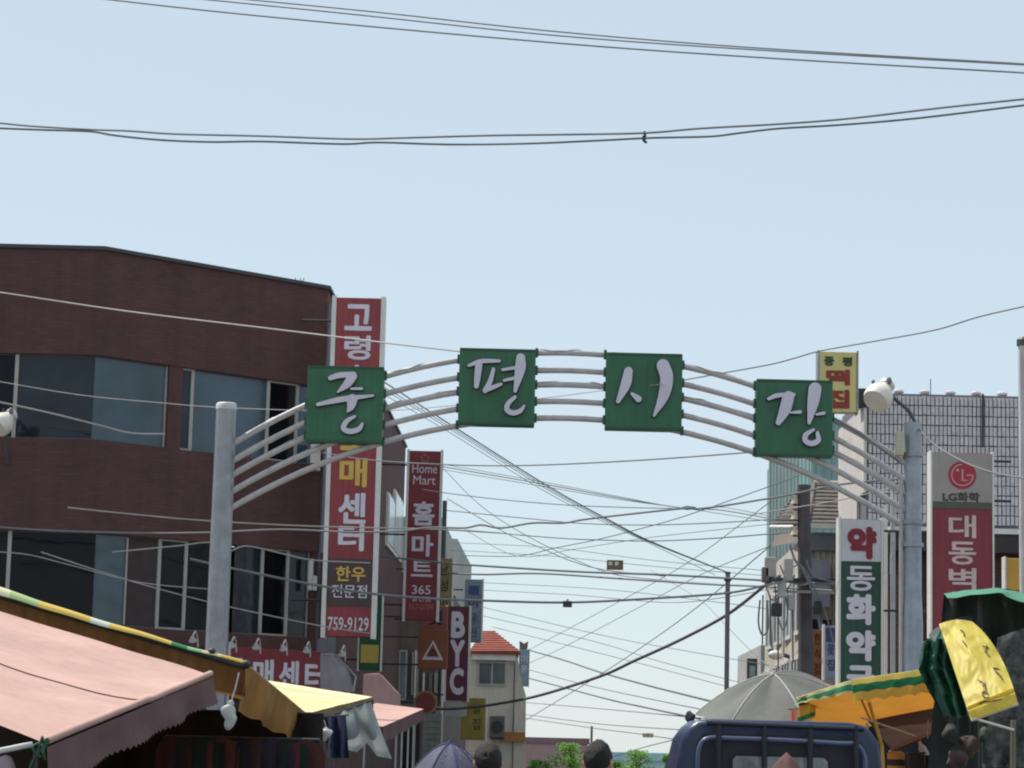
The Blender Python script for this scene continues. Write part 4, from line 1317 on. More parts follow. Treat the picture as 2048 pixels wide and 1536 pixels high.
for n_, (pp, w) in enumerate((([(1590, 1150), (1570, 1185), (1545, 1200), (1535, 1180), (1530, 1165)], 3), ([(1520, 1200), (1517, 1245), (1525, 1270), (1536, 1255), (1534, 1200)], 4), ([(1615, 1150), (1640, 1200), (1655, 1240), (1668, 1290)], 4), ([(1612, 1120), (1625, 1150), (1650, 1160), (1690, 1170)], 4),
                              ([(1580, 1090), (1590, 1120), (1606, 1140), (1630, 1200), (1640, 1260)], 5), ([(1560, 1130), (1575, 1160), (1605, 1170), (1620, 1160), (1600, 1130), (1570, 1145)], 3), ([(1550, 1170), (1556, 1230), (1566, 1260), (1575, 1230), (1570, 1180)], 3))):
    MB().tube(smooth_path([P(x, y, UD - 0.35) for x, y in pp]), w * 0.5 * UD / FPX, 6).build('cable_loop', m_wire, up)
for px in (1526, 1540, 1556, 1570, 1584):
    q0 = P(px, 1190, UD + 0.6); q1 = P(px + random.uniform(-3, 3), random.uniform(1270, 1340), UD + 0.6)
    MB().tube([q0, q1], 0.018, 5).build('drop_cable', random.choice((m_alu, m_wire2, m_wire)), up)

o = thing('steel_pole', (P(1454, 1300, 50).x, 50, 0), 'slim grey steel pole standing alone against the sky', 'pole')
zt = P(1453, 1147, 50).z
MB().tube([(o.location.x, 50, 0), (o.location.x, 50, zt)], 0.048, 12).build('shaft', mat('steel_grey', S(110, 112, 120), 0.5), o, smooth=True)
MB().lathe([(0.05, zt), (0.06, zt), (0.06, zt + 0.03), (0.0, zt + 0.04)], (o.location.x, 50, 0), 12).build('cap', m_dark, o)
for py in (1160, 1186):
    zz = P(1454, py, 50).z
    MB().span(o.location.x - 0.07, o.location.x + 0.07, 49.93, 50.07, zz - 0.02, zz + 0.02).build('clamp', m_dark, o)
# ------------------------------------------------------------------ cloth helpers
def nz3(p, s, seed=0.0):
    return noise.noise(Vector((p[0] * s + seed, p[1] * s - seed, p[2] * s + 2 * seed)))

def sheet(A, B, C, D, nu=24, nv=16, sag=0.05, wr=0.015, ws=2.5, seed=0.0):
    """four-cornered cloth: A-B is u at v=0, D-C is u at v=1"""
    A, B, C, D = Vector(A), Vector(B), Vector(C), Vector(D)
    nrm = (B - A).cross(D - A).normalized()
    if nrm.z < 0: nrm = -nrm
    def fn(u, v):
        p = A.lerp(B, u).lerp(D.lerp(C, u), v)
        e = 16 * u * (1 - u) * v * (1 - v)
        p = p - Vector((0, 0, sag * (e ** 0.7)))
        return p + nrm * wr * nz3(p, ws, seed) * (0.3 + e)
    return MB().grid(fn, nu, nv)

def valance(A, B, h0, h1, n=60, teeth=0.0, nt=20, wr=0.02, lean=(0, 0, 0), seed=0.0):
    A, B = Vector(A), Vector(B)
    side = Vector((0, 0, 1)).cross(B - A).normalized()
    def fn(u, v):
        p = A.lerp(B, u)
        h = h0 + (h1 - h0) * u
        if teeth:
            h += teeth * (abs(((u * nt) % 1.0) - 0.5) * 2 - 0.5)
        w = wr * v * (nz3((u * 6, v, seed), 1.3, seed) + 0.5 * math.sin(u * 23 + seed))
        return p + side * w + Vector(lean) * v - Vector((0, 0, h * v))
    return MB().grid(fn, n, 5)

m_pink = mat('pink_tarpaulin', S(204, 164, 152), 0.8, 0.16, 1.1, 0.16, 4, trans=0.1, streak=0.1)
m_pinkd = mat('shaded_rose_valance', S(104, 74, 74), 0.85, 0.15, 3, 0.1, 20, trans=0.04)  # valance pink darkened, its backlit shade is in the colour
m_orange = mat('ochre_tarpaulin', S(178, 126, 56), 0.75, 0.25, 3, 0.15, 14, trans=0.22, streak=0.2)
m_yel = mat('pale_yellow_tarpaulin', S(222, 206, 140), 0.75, 0.1, 3, 0.1, 14, trans=0.3)
m_gstripe = stripe_mat('striped_roll', [(0.0, S(232, 198, 92)), (0.30, S(236, 232, 190)), (0.36, S(190, 212, 150)), (0.44, S(236, 202, 98)), (0.58, S(226, 230, 214)), (0.63, S(238, 204, 100)), (0.80, S(52, 140, 92)), (0.84, S(150, 204, 158)), (0.88, S(232, 222, 160)), (0.93, S(226, 190, 92))], 'U', trans=0.2)
m_polew = mat('pale_tent_pole', S(206, 204, 200), 0.45, 0.1, 4)
m_bag = mat('white_plastic', S(214, 216, 214), 0.35, 0.1, 3, 0.1, 12, trans=0.35)
m_clear = mat('grey_plastic_sheet', S(158, 164, 162), 0.3, 0.15, 2, 0.2, 8, trans=0.4)

# ------------------------------------------------------------------ pink market awning, front left
A = P(86, 1489, 12.0); B = P(421, 1351, 17.0)
C = B + (P(0, 1222, 17.3) - B) * 1.7
D = Vector((A.x - 2.4, 12.0, A.z + 0.95))
pk = thing('market_awning', (A.x, A.y, 0), 'large pink tarpaulin stall awning with a serrated rose valance', 'awning')
top_ = sheet(A, B, C, D, 60, 44, 0.10, 0.045, 2.0, 3.1).build('tarpaulin', m_pink, pk, smooth=True)
mid0 = A.lerp(B, 0.42); mid1 = D.lerp(C, 0.5)
seam = MB()
pts = []
for i in range(25):
    v = i / 24; u = 0.55 + (0.5 - 0.55) * v
    p = A.lerp(B, u).lerp(D.lerp(C, u), v)
    e = 16 * u * (1 - u) * v * (1 - v)
    p = p - Vector((0, 0, 0.10 * (e ** 0.7)))
    nn_ = (B - A).cross(D - A).normalized()
    nn_ = -nn_ if nn_.z < 0 else nn_
    pts.append(p + nn_ * (0.045 * nz3(p, 2.0, 3.1) * (0.3 + e) + 0.004))
seam.tube(pts, 0.004, 5).build('seam', m_pinkd, top_)
MB().tube([A + Vector((0, 0, 0.012)), A.lerp(B, 0.53) + Vector((0.006, 0, 0.016)), A.lerp(B, 0.56) + Vector((0, 0, 0.008)), B + Vector((0, 0, 0.014))], 0.02, 10).build('front_hem', m_pink, pk, smooth=True)
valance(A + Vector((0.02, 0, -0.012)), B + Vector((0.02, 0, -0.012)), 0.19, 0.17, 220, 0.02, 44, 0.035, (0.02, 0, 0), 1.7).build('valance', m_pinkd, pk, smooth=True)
MB().tube([A - Vector((0.05, 0, 0.0)), P(-60, 1514, 11.9)], 0.014, 8).build('tie_pole', m_polew, pk)
for c, zz in ((A, A.z), (C, C.z), (D, D.z)):
    MB().tube([(c.x - 0.03, c.y, 0), (c.x - 0.03, c.y, zz - 0.03)], 0.014, 8).build('pole', m_dark, pk)
kn = MB()
for k in range(7):
    a = random.uniform(0, 6.28)
    kn.tube(smooth_path([A + Vector((0.01 * math.cos(a), -0.02, 0.01)), A + Vector((0.045 * math.cos(a), -0.05, 0.035 * math.sin(a))), A + Vector((0.02 * math.cos(a + 1), -0.03, -0.05 + 0.02 * math.sin(a)))]), 0.006, 5)
kn.build('rope_knot', mat('green_rope', S(56, 92, 72), 0.8), pk)
MB().tube(smooth_path([A + Vector((0.0, -0.02, -0.02)), A + Vector((-0.05, -0.02, -0.1)), A + Vector((-0.07, -0.02, -0.3))]), 0.006, 5).build('rope_end', MATS['green_rope'], pk)
o = thing('white_bundle', P(5, 1530, 12.5), 'white cloth bundle at the lower left corner beneath the pink awning', 'bundle')
o.location.z = 0
bz = P(5, 1530, 12.5).z
def lump(c, r, seed, n=20, m=14, amp=0.25):
    mb = MB().ball((0, 0, 0), r, n, m)
    mb.v = [tuple(Vector(p) * (1 + amp * nz3(p, 3.0 / max(max(r), 0.05) * 0.4, seed)) + Vector(c)) for p in mb.v]
    return mb
lump((0, 0, bz - 0.06), (0.075, 0.07, 0.10), 2.2).build('cloth', mat('lavender_white_cloth', S(200, 196, 214), 0.8), o, local=True, smooth=True)
MB().tube([(0, 0, 0), (0, 0, bz - 0.14)], 0.02, 8).build('stake', m_polew, o, local=True)

# ------------------------------------------------------------------ ochre awning behind it
E0 = P(491, 1329, 19.0); E1 = P(0, 1187, 19.0); E2 = E0 + (E1 - E0) * 1.5
F = P(640, 1452, 26.0); G_ = Vector((-5.2, 26.0, 3.0))
oc = thing('market_awning', (E0.x, E0.y, 0), 'ochre stall awning with a striped rolled edge behind the pink one', 'awning')
sheet(E0, F, G_, E2, 30, 18, 0.12, 0.05, 1.4, 5.5).build('tarpaulin', m_orange, oc, smooth=True)
rl = MB()
def roll(u, v):
    p = E0.lerp(E2, 1 - u)
    r = 0.02 + 0.085 * (1 - u) ** 1.1
    a = math.pi * (0.05 + 1.25 * v)
    sagz = -0.03 * math.sin(u * math.pi)
    return p + Vector((0, -r * math.cos(a) * 1.0, r * math.sin(a) + sagz + 0.01 * nz3((u * 9, v, 0), 1.0, 2.0)))
rl.grid(roll, 60, 10).build('rolled_edge', m_gstripe, oc, smooth=True)
MB().tube([E2 + Vector((0, 0, -0.02)), E0 + Vector((0, 0, -0.02))], 0.02, 8).build('ridge_pole', m_dark, oc)
valance(E2 + Vector((0, 0.0, -0.02)), E0 + Vector((0, 0, -0.02)), 0.42, 0.22, 60, 0, 1, 0.05, (0, 0.05, 0), 4.0).build('end_valance', mat('shaded_ochre_tarpaulin', S(136, 92, 46), 0.8, 0.3, 3, trans=0.2, streak=0.3), oc, smooth=True)  # browner ochre, the shade on the near end is part of the colour
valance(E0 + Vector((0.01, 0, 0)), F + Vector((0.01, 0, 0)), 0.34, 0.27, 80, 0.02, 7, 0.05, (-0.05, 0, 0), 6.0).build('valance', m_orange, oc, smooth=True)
MB().tube([E0, F], 0.014, 8).build('edge_pole', mat('bamboo_pole', S(176, 150, 92), 0.7), oc)
MB().ball(E0 + Vector((0.01, -0.03, 0.0)), 0.035, 10, 6).build('pole_joint', m_dark, oc)
MB().ball(P(424, 1303, 19.0), 0.03, 10, 6).build('pole_joint', m_dark, oc)
for c in (F, E2, G_):
    MB().tube([(c.x - 0.05, c.y + 0.03, 0), (c.x - 0.05, c.y + 0.03, c.z - 0.02)], 0.014, 8).build('pole', m_dark, oc)
# hanging bag
o = thing('hanging_bag', P(461, 1428, 18.8), 'knotted white plastic bag hanging under the ochre awning corner', 'bag')
q = o.location
lump((0, 0, -0.015), (0.052, 0.03, 0.085), 1.2, 24, 18, amp=0.75).build('bag', m_bag, o, local=True, smooth=True)
MB().tube(smooth_path([(0, 0, 0.06), (0.01, 0, 0.12), (0.03, 0, 0.2), (P(478, 1345, 18.8) - q)]), 0.006, 5).build('string', m_bag, o, local=True)
MB().ball((0.0, 0, 0.075), (0.025, 0.02, 0.03), 8, 6).build('knot', m_bag, o, local=True)

# ------------------------------------------------------------------ smaller awnings further along
S0 = P(610, 1428, 25.0); S1 = P(745, 1394, 30.0); S2 = P(535, 1361, 30.6); S3 = P(480, 1400, 25.0)
o = thing('market_awning', (S0.x, S0.y, 0), 'small pale yellow awning under the red fascia', 'awning')
sheet(S0, S1, S2, S3, 24, 16, 0.03, 0.02, 2.5, 8.0).build('tarpaulin', stripe_mat('pale_striped_tarp', [(0.0, S(232, 218, 156)), (0.55, S(222, 204, 132)), (0.62, S(236, 224, 170)), (0.80, S(196, 204, 140)), (0.86, S(236, 226, 176))], 'U', trans=0.12), o, smooth=True)
valance(S0, S1, 0.09, 0.07, 40, 0.02, 8, 0.02, (0, 0, 0), 9.0).build('valance', mat('khaki_valance', S(120, 104, 72), 0.8, 0.2, 3), o, smooth=True)
for c in (S0, S1, S2, S3):
    MB().tube([(c.x, c.y + 0.02, 0), (c.x, c.y + 0.02, c.z - 0.02)], 0.013, 8).build('pole', m_dark, o)
T0 = P(766, 1453, 33.0); T1 = P(847, 1418, 38.0); T2 = P(752, 1406, 38.6); T3 = P(676, 1444, 33.0)
o = thing('market_awning', (T0.x, T0.y, 0), 'small pink awning below the round red sign', 'awning')
sheet(T0, T1, T2, T3, 20, 12, 0.03, 0.015, 2.5, 10.0).build('tarpaulin', m_pink, o, smooth=True)
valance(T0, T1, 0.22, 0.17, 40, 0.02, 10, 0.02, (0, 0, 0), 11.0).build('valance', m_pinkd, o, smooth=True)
for c in (T0, T1, T2, T3):
    MB().tube([(c.x - 0.02, c.y + 0.02, 0), (c.x - 0.02, c.y + 0.02, c.z - 0.03)], 0.014, 8).build('pole', m_dark, o)
# plastic sheet tied below the yellow awning
o = thing('plastic_sheet', P(725, 1400, 24.6), 'grey translucent plastic sheet draped below the small yellow awning', 'plastic sheet')
def drape(u, v):
    topx, topy = 672 + (742 - 672) * u, 1427 + (1402 - 1427) * u
    botx, boty = 684 + (784 - 684) * u, 1506 + 12 * u - 22 * max(0, 1 - abs(u - 0.5) * 5) - 8 * (1 - u)
    px = topx + (botx - topx) * v; py = topy + (boty - topy) * (v ** 0.9)
    bulge = 0.10 * math.sin(math.pi * min(1, v * 1.15)) * (abs(math.sin(u * 2 * math.pi)) ** 0.7)
    return P(px, py, 24.6 - bulge * 1.3 + 0.010 * math.sin(u * 21 + v * 3))
MB().grid(drape, 40, 24).build('sheet', m_clear, o, smooth=True)
MB().tube([P(668, 1429, 24.6), P(746, 1400, 24.6)], 0.01, 6).build('hem_cord', m_dark, o)
o = thing('white_bag', P(652, 1468, 24.0), 'crumpled white plastic bag beside the draped plastic sheet', 'bag')
lump((0, 0, 0), (0.055, 0.05, 0.06), 4.0, amp=0.5).build('bag', m_bag, o, local=True, smooth=True)
MB().tube(smooth_path([(0, 0, 0.05), (-0.02, 0, 0.12), (P(640, 1440, 24.0) - o.location)]), 0.005, 5).build('string', m_bag, o, local=True)
o = thing('hanging_cloth', P(672, 1440, 24.3), 'dark blue cloth hanging behind the white bag', 'cloth')
MB().grid(lambda u, v: P(648 + 44 * u + 6 * v, 1432 + 84 * v, 24.3 + 0.06 * math.sin(u * 14 + v * 2)), 20, 12).build('cloth', mat('navy_cloth', S(56, 62, 92), 0.9, 0.25, 5), o, smooth=True)
MB().tube([P(642, 1434, 24.3), P(698, 1430, 24.3)], 0.008, 6).build('rail', m_dark, o)
# shop canopies at the brick building's foot
o = thing('shop_canopy', P(676, 1345, 46.4), 'grey sloping shop canopy at the right end of the red fascia', 'canopy')
cv = MB()
pp = [P(641, 1308, 46.6), P(672, 1310, 46.6), P(712, 1354, 46.0), P(706, 1384, 45.9), P(641, 1380, 46.2)]
cv.grid(lambda u, v: (pp[0].lerp(pp[1], u)).lerp(pp[4].lerp(pp[3], u), v) + Vector((0.08 * math.sin(v * math.pi) * u, -0.1 * math.sin(v * math.pi), 0.02 * math.sin(u * 20))), 12, 10).build('fabric', mat('grey_canopy', S(150, 144, 146), 0.7, 0.2, 3, trans=0.25), o, smooth=True)
MB().tube([pp[1], pp[2], pp[3]], 0.02, 6).build('frame', m_galv, o)
MB().tube([pp[0], pp[1]], 0.02, 6).build('frame', m_galv, o)
o = thing('shop_canopy', P(760, 1380, 44), 'dusty pink shop canopy standing behind the small pink awning', 'canopy')
k44 = 44 / FPX
MB().prism([(-34 * k44, -40 * k44), (37 * k44, -40 * k44), (37 * k44, -6 * k44), (-2 * k44, 33 * k44), (-34 * k44, 31 * k44)], -0.05, 0.9).build('fabric', mat('dusty_pink_canopy', S(176, 138, 136), 0.8, 0.12, 2, streak=0.1), o, local=True, bevel=0.02)
for dx in (-30, 33):
    MB().tube([(dx * k44, 0.4, -40 * k44), (dx * k44, 0.4, -2.35)], 0.02, 6).build('leg', m_galv, o, local=True)

# garments on a rail below the ochre awning
rail = thing('clothes_rail', (P(520, 1470, 22).x, 22, 0), 'dark clothes rail in the shade under the ochre awning', 'clothes rail')
rz_ = P(520, 1466, 22).z - 0.05
x0, x1 = P(330, 1470, 22).x, P(640, 1470, 22).x
MB().tube([(x0, 22, rz_), (x1, 22, rz_)], 0.016, 8).build('rail', m_dark, rail)
for xx in (x0, x1):
    MB().tube([(xx, 22, 0), (xx, 22, rz_)], 0.016, 8).build('leg', m_dark, rail)
gcol = [S(70, 36, 40), S(40, 42, 52), S(30, 48, 42), S(96, 52, 50), S(34, 34, 40), S(64, 50, 44), S(50, 40, 60), S(36, 40, 36), S(88, 44, 46)]
gnames = ['dark red', 'slate', 'bottle green', 'brick red', 'charcoal', 'brown', 'plum', 'olive black', 'wine red']
for k in range(9):
    gx_ = x0 + (x1 - x0) * (k + 0.6) / 9.4
    o = thing('hanging_garment', (gx_, 22, rz_), gnames[k] + ' garment hanging on the clothes rail under the ochre awning', 'garment', 'garments on the rail')
    w = random.uniform(0.30, 0.38)
    def gar(u, v, w=w, k=k):
        hw = w * (0.8 + 0.2 * min(1, v * 8)) * (1 + 0.15 * v)
        return Vector((hw * (u - 0.5), 0.05 * math.sin(u * 12 + k) * v - 0.03, 0.01 - 0.80 * v - 0.05 * (abs(u - 0.5) * 2) * (1 - min(1, v * 5))))
    MB().grid(gar, 14, 12).build('cloth', mat('garment_' + gnames[k].replace(' ', '_'), gcol[k], 0.9, 0.25, 6), o, local=True, smooth=True)
    MB().tube(smooth_path([(-w * 0.25, 0.02, -0.12), (0, 0.02, -0.06), (w * 0.25, 0.02, -0.12)]), 0.006, 5).build('hanger', m_dark, o, local=True)
# dark sheets added so the space under the awnings stays shaded
o = thing('shade_backdrop', (-4.3, 13.5, 0), 'dark sheet standing for the shade behind the left market stalls', 'tarpaulin')
MB().grid(lambda u, v: Vector((-4.3 + 0.9 * u + 0.05 * math.sin(u * 40), 13.5 + 15 * u, 2.1 * v)), 60, 6).build('sheet', mat('black_green_shade', S(44, 46, 46), 0.85, 0.3, 2), o, smooth=True)
MB().tube([(-4.3, 13.5, 2.1), (-3.4, 28.5, 2.1)], 0.015, 6).build('top_cord', m_dark, o)

o = thing('shade_backdrop', (P(400, 1480, 23.4).x, 23.4, 0), 'black sheet standing for the shade behind the clothes rail', 'tarpaulin')
xa_, xb_ = P(-40, 1480, 23.4).x, P(646, 1480, 23.4).x
MB().grid(lambda u, v: Vector((xa_ + (xb_ - xa_) * u, 23.4 + 0.05 * math.sin(u * 50), (P(560, 1425, 23.4).z) * v)), 60, 6).build('sheet', mat('black_shade_sheet', S(40, 36, 36), 0.9, 0.4, 3), o, smooth=True)  # black sheet stands for the dark under the awnings
MB().tube([(xa_, 23.4, P(560, 1425, 23.4).z), (xb_, 23.4, P(560, 1425, 23.4).z)], 0.012, 6).build('top_cord', m_dark, o)

# ------------------------------------------------------------------ parasols
def parasol(root, R, H, n, m, sag=0.05, drop=0.0, seam_m=None, pole_len=2.0, vh=0.0, vm=None, scallop=0.03, twist=0.0, hub=True):
    def cano(u, v):
        a = u * 2 * math.pi + twist
        f = (u * n) % 1.0
        flat = math.cos(math.pi / n) / math.cos(((f - 0.5) * 2 * math.pi / n))
        flat = 1.0 - (1.0 - flat) * 0.75
        r = R * v * (1 + (flat - 1) * v)
        z = H * (1 - (v ** 1.8)) - sag * math.sin(math.pi * v) * (math.sin(math.pi * f) ** 2)
        z += scallop * (math.sin(math.pi * f) ** 2) * (v ** 4)
        return Vector((r * math.cos(a), r * math.sin(a), z))
    cn = MB().grid(cano, n * 8, 14).build('canopy', m, root, local=True, smooth=True)
    for k in range(n):
        pts = [cano(k / n + 1e-5, v / 10) + Vector((0, 0, 0.004)) for v in range(11)]
        MB().tube(pts, 0.006, 5).build('seam', seam_m or m, cn, local=True)
        pts = [cano(k / n + 1e-5, v / 6) - Vector((0, 0, 0.015)) for v in range(7)]
        MB().tube(pts, 0.006, 5).build('rib', m_polew, root, local=True)
    if vh:
        def val(u, v):
            p = cano(u, 1.0)
            f = (u * n) % 1.0
            out = Vector((p.x, p.y, 0)).normalized()
            h = vh * (0.85 + 0.15 * math.cos(f * 8 * math.pi))
            return p + out * (0.02 * v + 0.012 * math.sin(u * 80) * v) - Vector((0, 0, h * v))
        MB().grid(val, n * 14, 6).build('valance', vm or m, root, local=True, smooth=True)
    MB().tube([(0, 0, H - 0.01), (0, 0, -pole_len)], 0.016, 10).build('pole', m_polew, root, local=True)
    MB().lathe([(0.022, H), (0.02, H + 0.012), (0.008, H + 0.035), (0, H + 0.037)], n=10).build('finial', seam_m or m_polew, root, local=True)
    return cn

m_gpar = mat('grey_parasol_cloth', S(122, 122, 117), 0.85, 0.1, 3, 0.15, 10, trans=0.15, streak=0.05)
o = thing('parasol', P(1556, 1420, 27), 'faded grey market parasol tilted behind the blue truck', 'parasol', rot=(math.radians(17), math.radians(-9), 0))
parasol(o, 0.90, 0.40, 6, m_gpar, 0.07, seam_m=mat('pale_seam', S(206, 202, 198), 0.8), pole_len=2.1, twist=math.radians(283), scallop=0.07)
m_par_in = mat('amber_canopy', S(214, 146, 56), 0.75, 0.12, 3, 0.1, 12, trans=0.35)
m_par_val = stripe_mat('green_yellow_valance', [(0.0, S(240, 214, 110)), (0.24, S(40, 126, 86)), (0.60, S(238, 194, 84))], 'V', trans=0.42)
m_par_val2 = stripe_mat('green_yellow_valance_side', [(0.0, S(206, 208, 150)), (0.3, S(52, 132, 96)), (0.8, S(206, 196, 140))], 'V', trans=0.3)
N0, N1, L0 = P(1706, 1364, 23.0), P(1890, 1338, 23.3), P(1594, 1400, 24.6)
Lb, Mb_, Rb = P(1640, 1462, 25.3), P(1745, 1452, 25.2), P(1905, 1428, 25.4)
o = thing('striped_awning', (N0.x, N0.y, 0), 'green and yellow striped canopy tipped back beside the green tarpaulin', 'canopy')
cn = sheet(N0, N1, Rb, Mb_, 16, 12, 0.02, 0.02, 3.0, 1.0).build('canopy', m_par_in, o, smooth=True)
sheet(L0, N0, Mb_, Lb, 16, 12, 0.02, 0.02, 3.0, 2.0).build('canopy', m_par_in, o, smooth=True)
valance(N0 + Vector((-0.01, -0.03, 0.02)), N1 + Vector((0, -0.03, 0.02)), 0.20, 0.22, 60, 0.025, 6, 0.03, (0, -0.03, 0), 3.0).build('valance', m_par_val, o, smooth=True)
valance(L0 + Vector((0, -0.02, 0.02)), N0 + Vector((-0.015, -0.02, 0.02)), 0.06, 0.12, 40, 0.02, 5, 0.03, (0, 0, 0), 5.0).build('valance', m_par_val2, o, smooth=True)
MB().grid(lambda u, v: P(1598 + 36 * u - 4 * v, 1401 - 6 * u + (50 - 10 * u) * v, 24.5 + 0.04 * math.sin(u * 7)), 10, 10).build('end_flap', stripe_mat('flap_stripes', [(0.0, S(40, 110, 76)), (0.22, S(232, 184, 78)), (0.68, S(50, 130, 86)), (0.9, S(232, 184, 78))], 'V', trans=0.2), o, smooth=True)
for k, (p_, q_) in enumerate(((N0, N1), (L0, N0), (N0, Mb_))):
    MB().tube([p_ + Vector((0, 0.01, 0.015)), q_ + Vector((0, 0.01, 0.015))], 0.011, 8).build('frame_bar', m_yel if k < 2 else m_polew, o)
MB().tube([P(1738, 1404, 23.5), P(1764, 1492, 23.7), P(1768, 1560, 23.7)], 0.017, 8).build('stay', mat('yellow_stay', S(214, 170, 76), 0.5), o)
q = P(1768, 1560, 23.7)
MB().tube([q, (q.x, q.y, 0)], 0.017, 8).build('pole', MATS['yellow_stay'], o)
o = thing('umbrella', P(893, 1582, 24), 'lavender dotted umbrella low at the bottom of the street', 'umbrella', rot=(math.radians(6), math.radians(3), 0))
m_lav = mat('lavender_cloth', S(104, 104, 124), 0.8, 0.18, 5, trans=0.2)
cn = parasol(o, 0.46, 0.45, 8, m_lav, 0.02, seam_m=mat('indigo_seam', S(76, 78, 120), 0.8), pole_len=0.85, twist=0.3)
for k in range(70):
    a = random.uniform(0, 6.283); v = random.uniform(0.2, 0.95)
    p = Vector((0.45 * v * math.cos(a), 0.45 * v * math.sin(a), 0.45 * (1 - v ** 1.8) - 0.004))
    MB().ball(p, (0.004, 0.004, 0.004), 6, 4).build('dot', m_letter, cn, local=True)

# ------------------------------------------------------------------ right hand stall
D5 = 22.4
gt = thing('tarpaulin_stall', (P(1960, 1300, D5).x, D5, 0), 'dark green tarpaulin stall roof sunlit along its top at right', 'stall')
m_gtarp = mat('green_tarpaulin', S(66, 136, 106), 0.6, 0.15, 2, 0.3, 8, trans=0.08)
m_gtarpd = mat('shaded_green_tarpaulin', S(42, 54, 50), 0.7, 0.3, 2.5, 0.4, 7)  # darker copy of the green tarpaulin, underside shade put into its colour
ridge = [(1888, 1187), (1930, 1181), (2000, 1177), (2060, 1190), (2160, 1215)]
lip = [(1896, 1197), (1940, 1191), (2000, 1186), (2032, 1200), (2160, 1222)]
rp = smooth_path([P(x, y, 23.6) for x, y in ridge], 8)
lp = smooth_path([P(x, y, 22.5) for x, y in lip], 8)
n_ = len(rp) - 1
MB().grid(lambda u, v: rp[int(u * n_ + 0.5)].lerp(lp[int(u * n_ + 0.5)], v) + Vector((0, 0, 0.012 * nz3((u * 8, v * 3, 0), 1.2, 1.0))), n_, 8).build('roof_sheet', m_gtarp, gt, smooth=True)
# dark drape below the lip, the stall's inner shade put into its colour
def hang(u, v):
    p = rp[int(u * n_ + 0.5)]
    q = P(1850 + 300 * u, 1600, 23.7)
    r_ = p.lerp(q, v)
    return r_ + Vector((0, 0.08 * nz3((u * 6, v * 4, 0), 1.4, 3.0) + 0.05 * math.sin(u * 30), 0.0))
MB().grid(hang, n_, 18).build('shade_drape', m_gtarpd, gt, smooth=True)
for px in (1960, 2120):
    q = P(px, 1200, 22.8)
    MB().tube([(q.x, 22.8, 0), (q.x, 22.8, q.z)], 0.022, 8).build('pole', m_dark, gt)
    MB().tube([(q.x, 22.8, q.z), P(px, 1190, 23.6)], 0.015, 6).build('rafter', m_dark, gt)
# gathered folds at the left
fold = MB()
def interp(tab, v):
    f = v * (len(tab) - 1); k = min(int(f), len(tab) - 2); t = f - k
    t = t * t * (3 - 2 * t)
    return (tab[k][0] * (1 - t) + tab[k + 1][0] * t, tab[k][1] * (1 - t) + tab[k + 1][1] * t)
lt = [(1872, 1272), (1846, 1284), (1840, 1306), (1836, 1338), (1848, 1362), (1862, 1392), (1884, 1432)]
rt_ = [(1890, 1252), (1900, 1280), (1908, 1310), (1918, 1340), (1930, 1370), (1944, 1400), (1950, 1436)]
def gather(u, v):
    (lx, ly), (rx, ry) = interp(lt, v), interp(rt_, v)
    px, py = lx + (rx - lx) * u, ly + (ry - ly) * u
    ridge_ = 1 - abs(2 * ((u * 3.3 + 0.6 * nz3((v * 3, u, 0), 1.0, 3.0) + v * 0.8) % 1.0) - 1)
    d_ = 21.9 - 0.16 * ridge_ - 0.10 * abs(nz3((u * 4, v * 5, 0), 1.4, 7.0)) - 0.12 * math.sin(math.pi * min(1, u * 1.4))
    if v < 0.12: d_ += 0.5 * (0.12 - v) / 0.12
    return P(px, py + 5 * nz3((u * 5, v * 4, 0), 1.3, 9.0), d_)
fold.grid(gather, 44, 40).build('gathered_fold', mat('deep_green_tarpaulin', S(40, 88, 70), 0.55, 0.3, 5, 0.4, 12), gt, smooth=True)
fold = MB()
def gather2(u, v):
    a = u * 2 * math.pi
    c = P(1890 + 40 * v, 1260 - 40 * v + 40 * v * v, 22.7)
    rr = (0.10 + 0.05 * math.sin(v * 5)) * (1 + 0.3 * math.sin(a * 2 + v * 7))
    if v < 0.1: rr *= v / 0.1
    if v > 0.9: rr *= (1 - v) / 0.1
    return c + Vector((rr * math.cos(a), rr * math.sin(a), 0.6 * rr * math.sin(a + 1)))
fold.grid(gather2, 24, 16).build('gathered_fold', m_gtarpd, gt, smooth=True)
# mottled grey side sheet
def camo(u, v):
    px = 1965 + 110 * u + 30 * (1 - v) ; py = 1235 + 300 * v + 40 * (1 - u) * (1 - v)
    return P(px, py, 21.6 + 0.08 * nz3((u * 5, v * 6, 0), 1.3, 6.0))
mm = mat('mottled_grey_sheet', S(84, 88, 88), 0.8, 0.75, 14, 0.3, 10)
MB().grid(camo, 24, 30).build('side_sheet', mm, gt, smooth=True)

# yellow banner
yb = thing('yellow_banner', P(1955, 1340, 20.4), 'bright yellow plastic banner with black brush writing hanging off the stall', 'banner')
def ban(u, v):
    lx, ly = 1878 + (1942 - 1878) * v, 1248 + (1441 - 1248) * v
    t = v
    rxp = (1 - t) ** 2 * 1944 + 2 * t * (1 - t) * 2006 + t * t * 2036
    ryp = (1 - t) ** 2 * 1243 + 2 * t * (1 - t) * 1290 + t * t * 1408
    px, py = lx + (rxp - lx) * u, ly + (ryp - ly) * u
    py -= 6 * math.sin(u * math.pi) * (1 - v)
    dd = 20.2 + 0.035 * nz3((u * 3.0, v * 6.0, 0), 1.2, 2.0) + 0.02 * abs(nz3((u * 7 + v * 4, v * 9, 0), 1.0, 5.0)) - 0.05 * math.sin(u * math.pi) + 0.02 * math.sin(v * 9 + u * 3) + (0.05 if 0.86 < v < 0.90 else 0) + 1.0 * max(0, 0.88 - v)
    return P(px, py, dd)
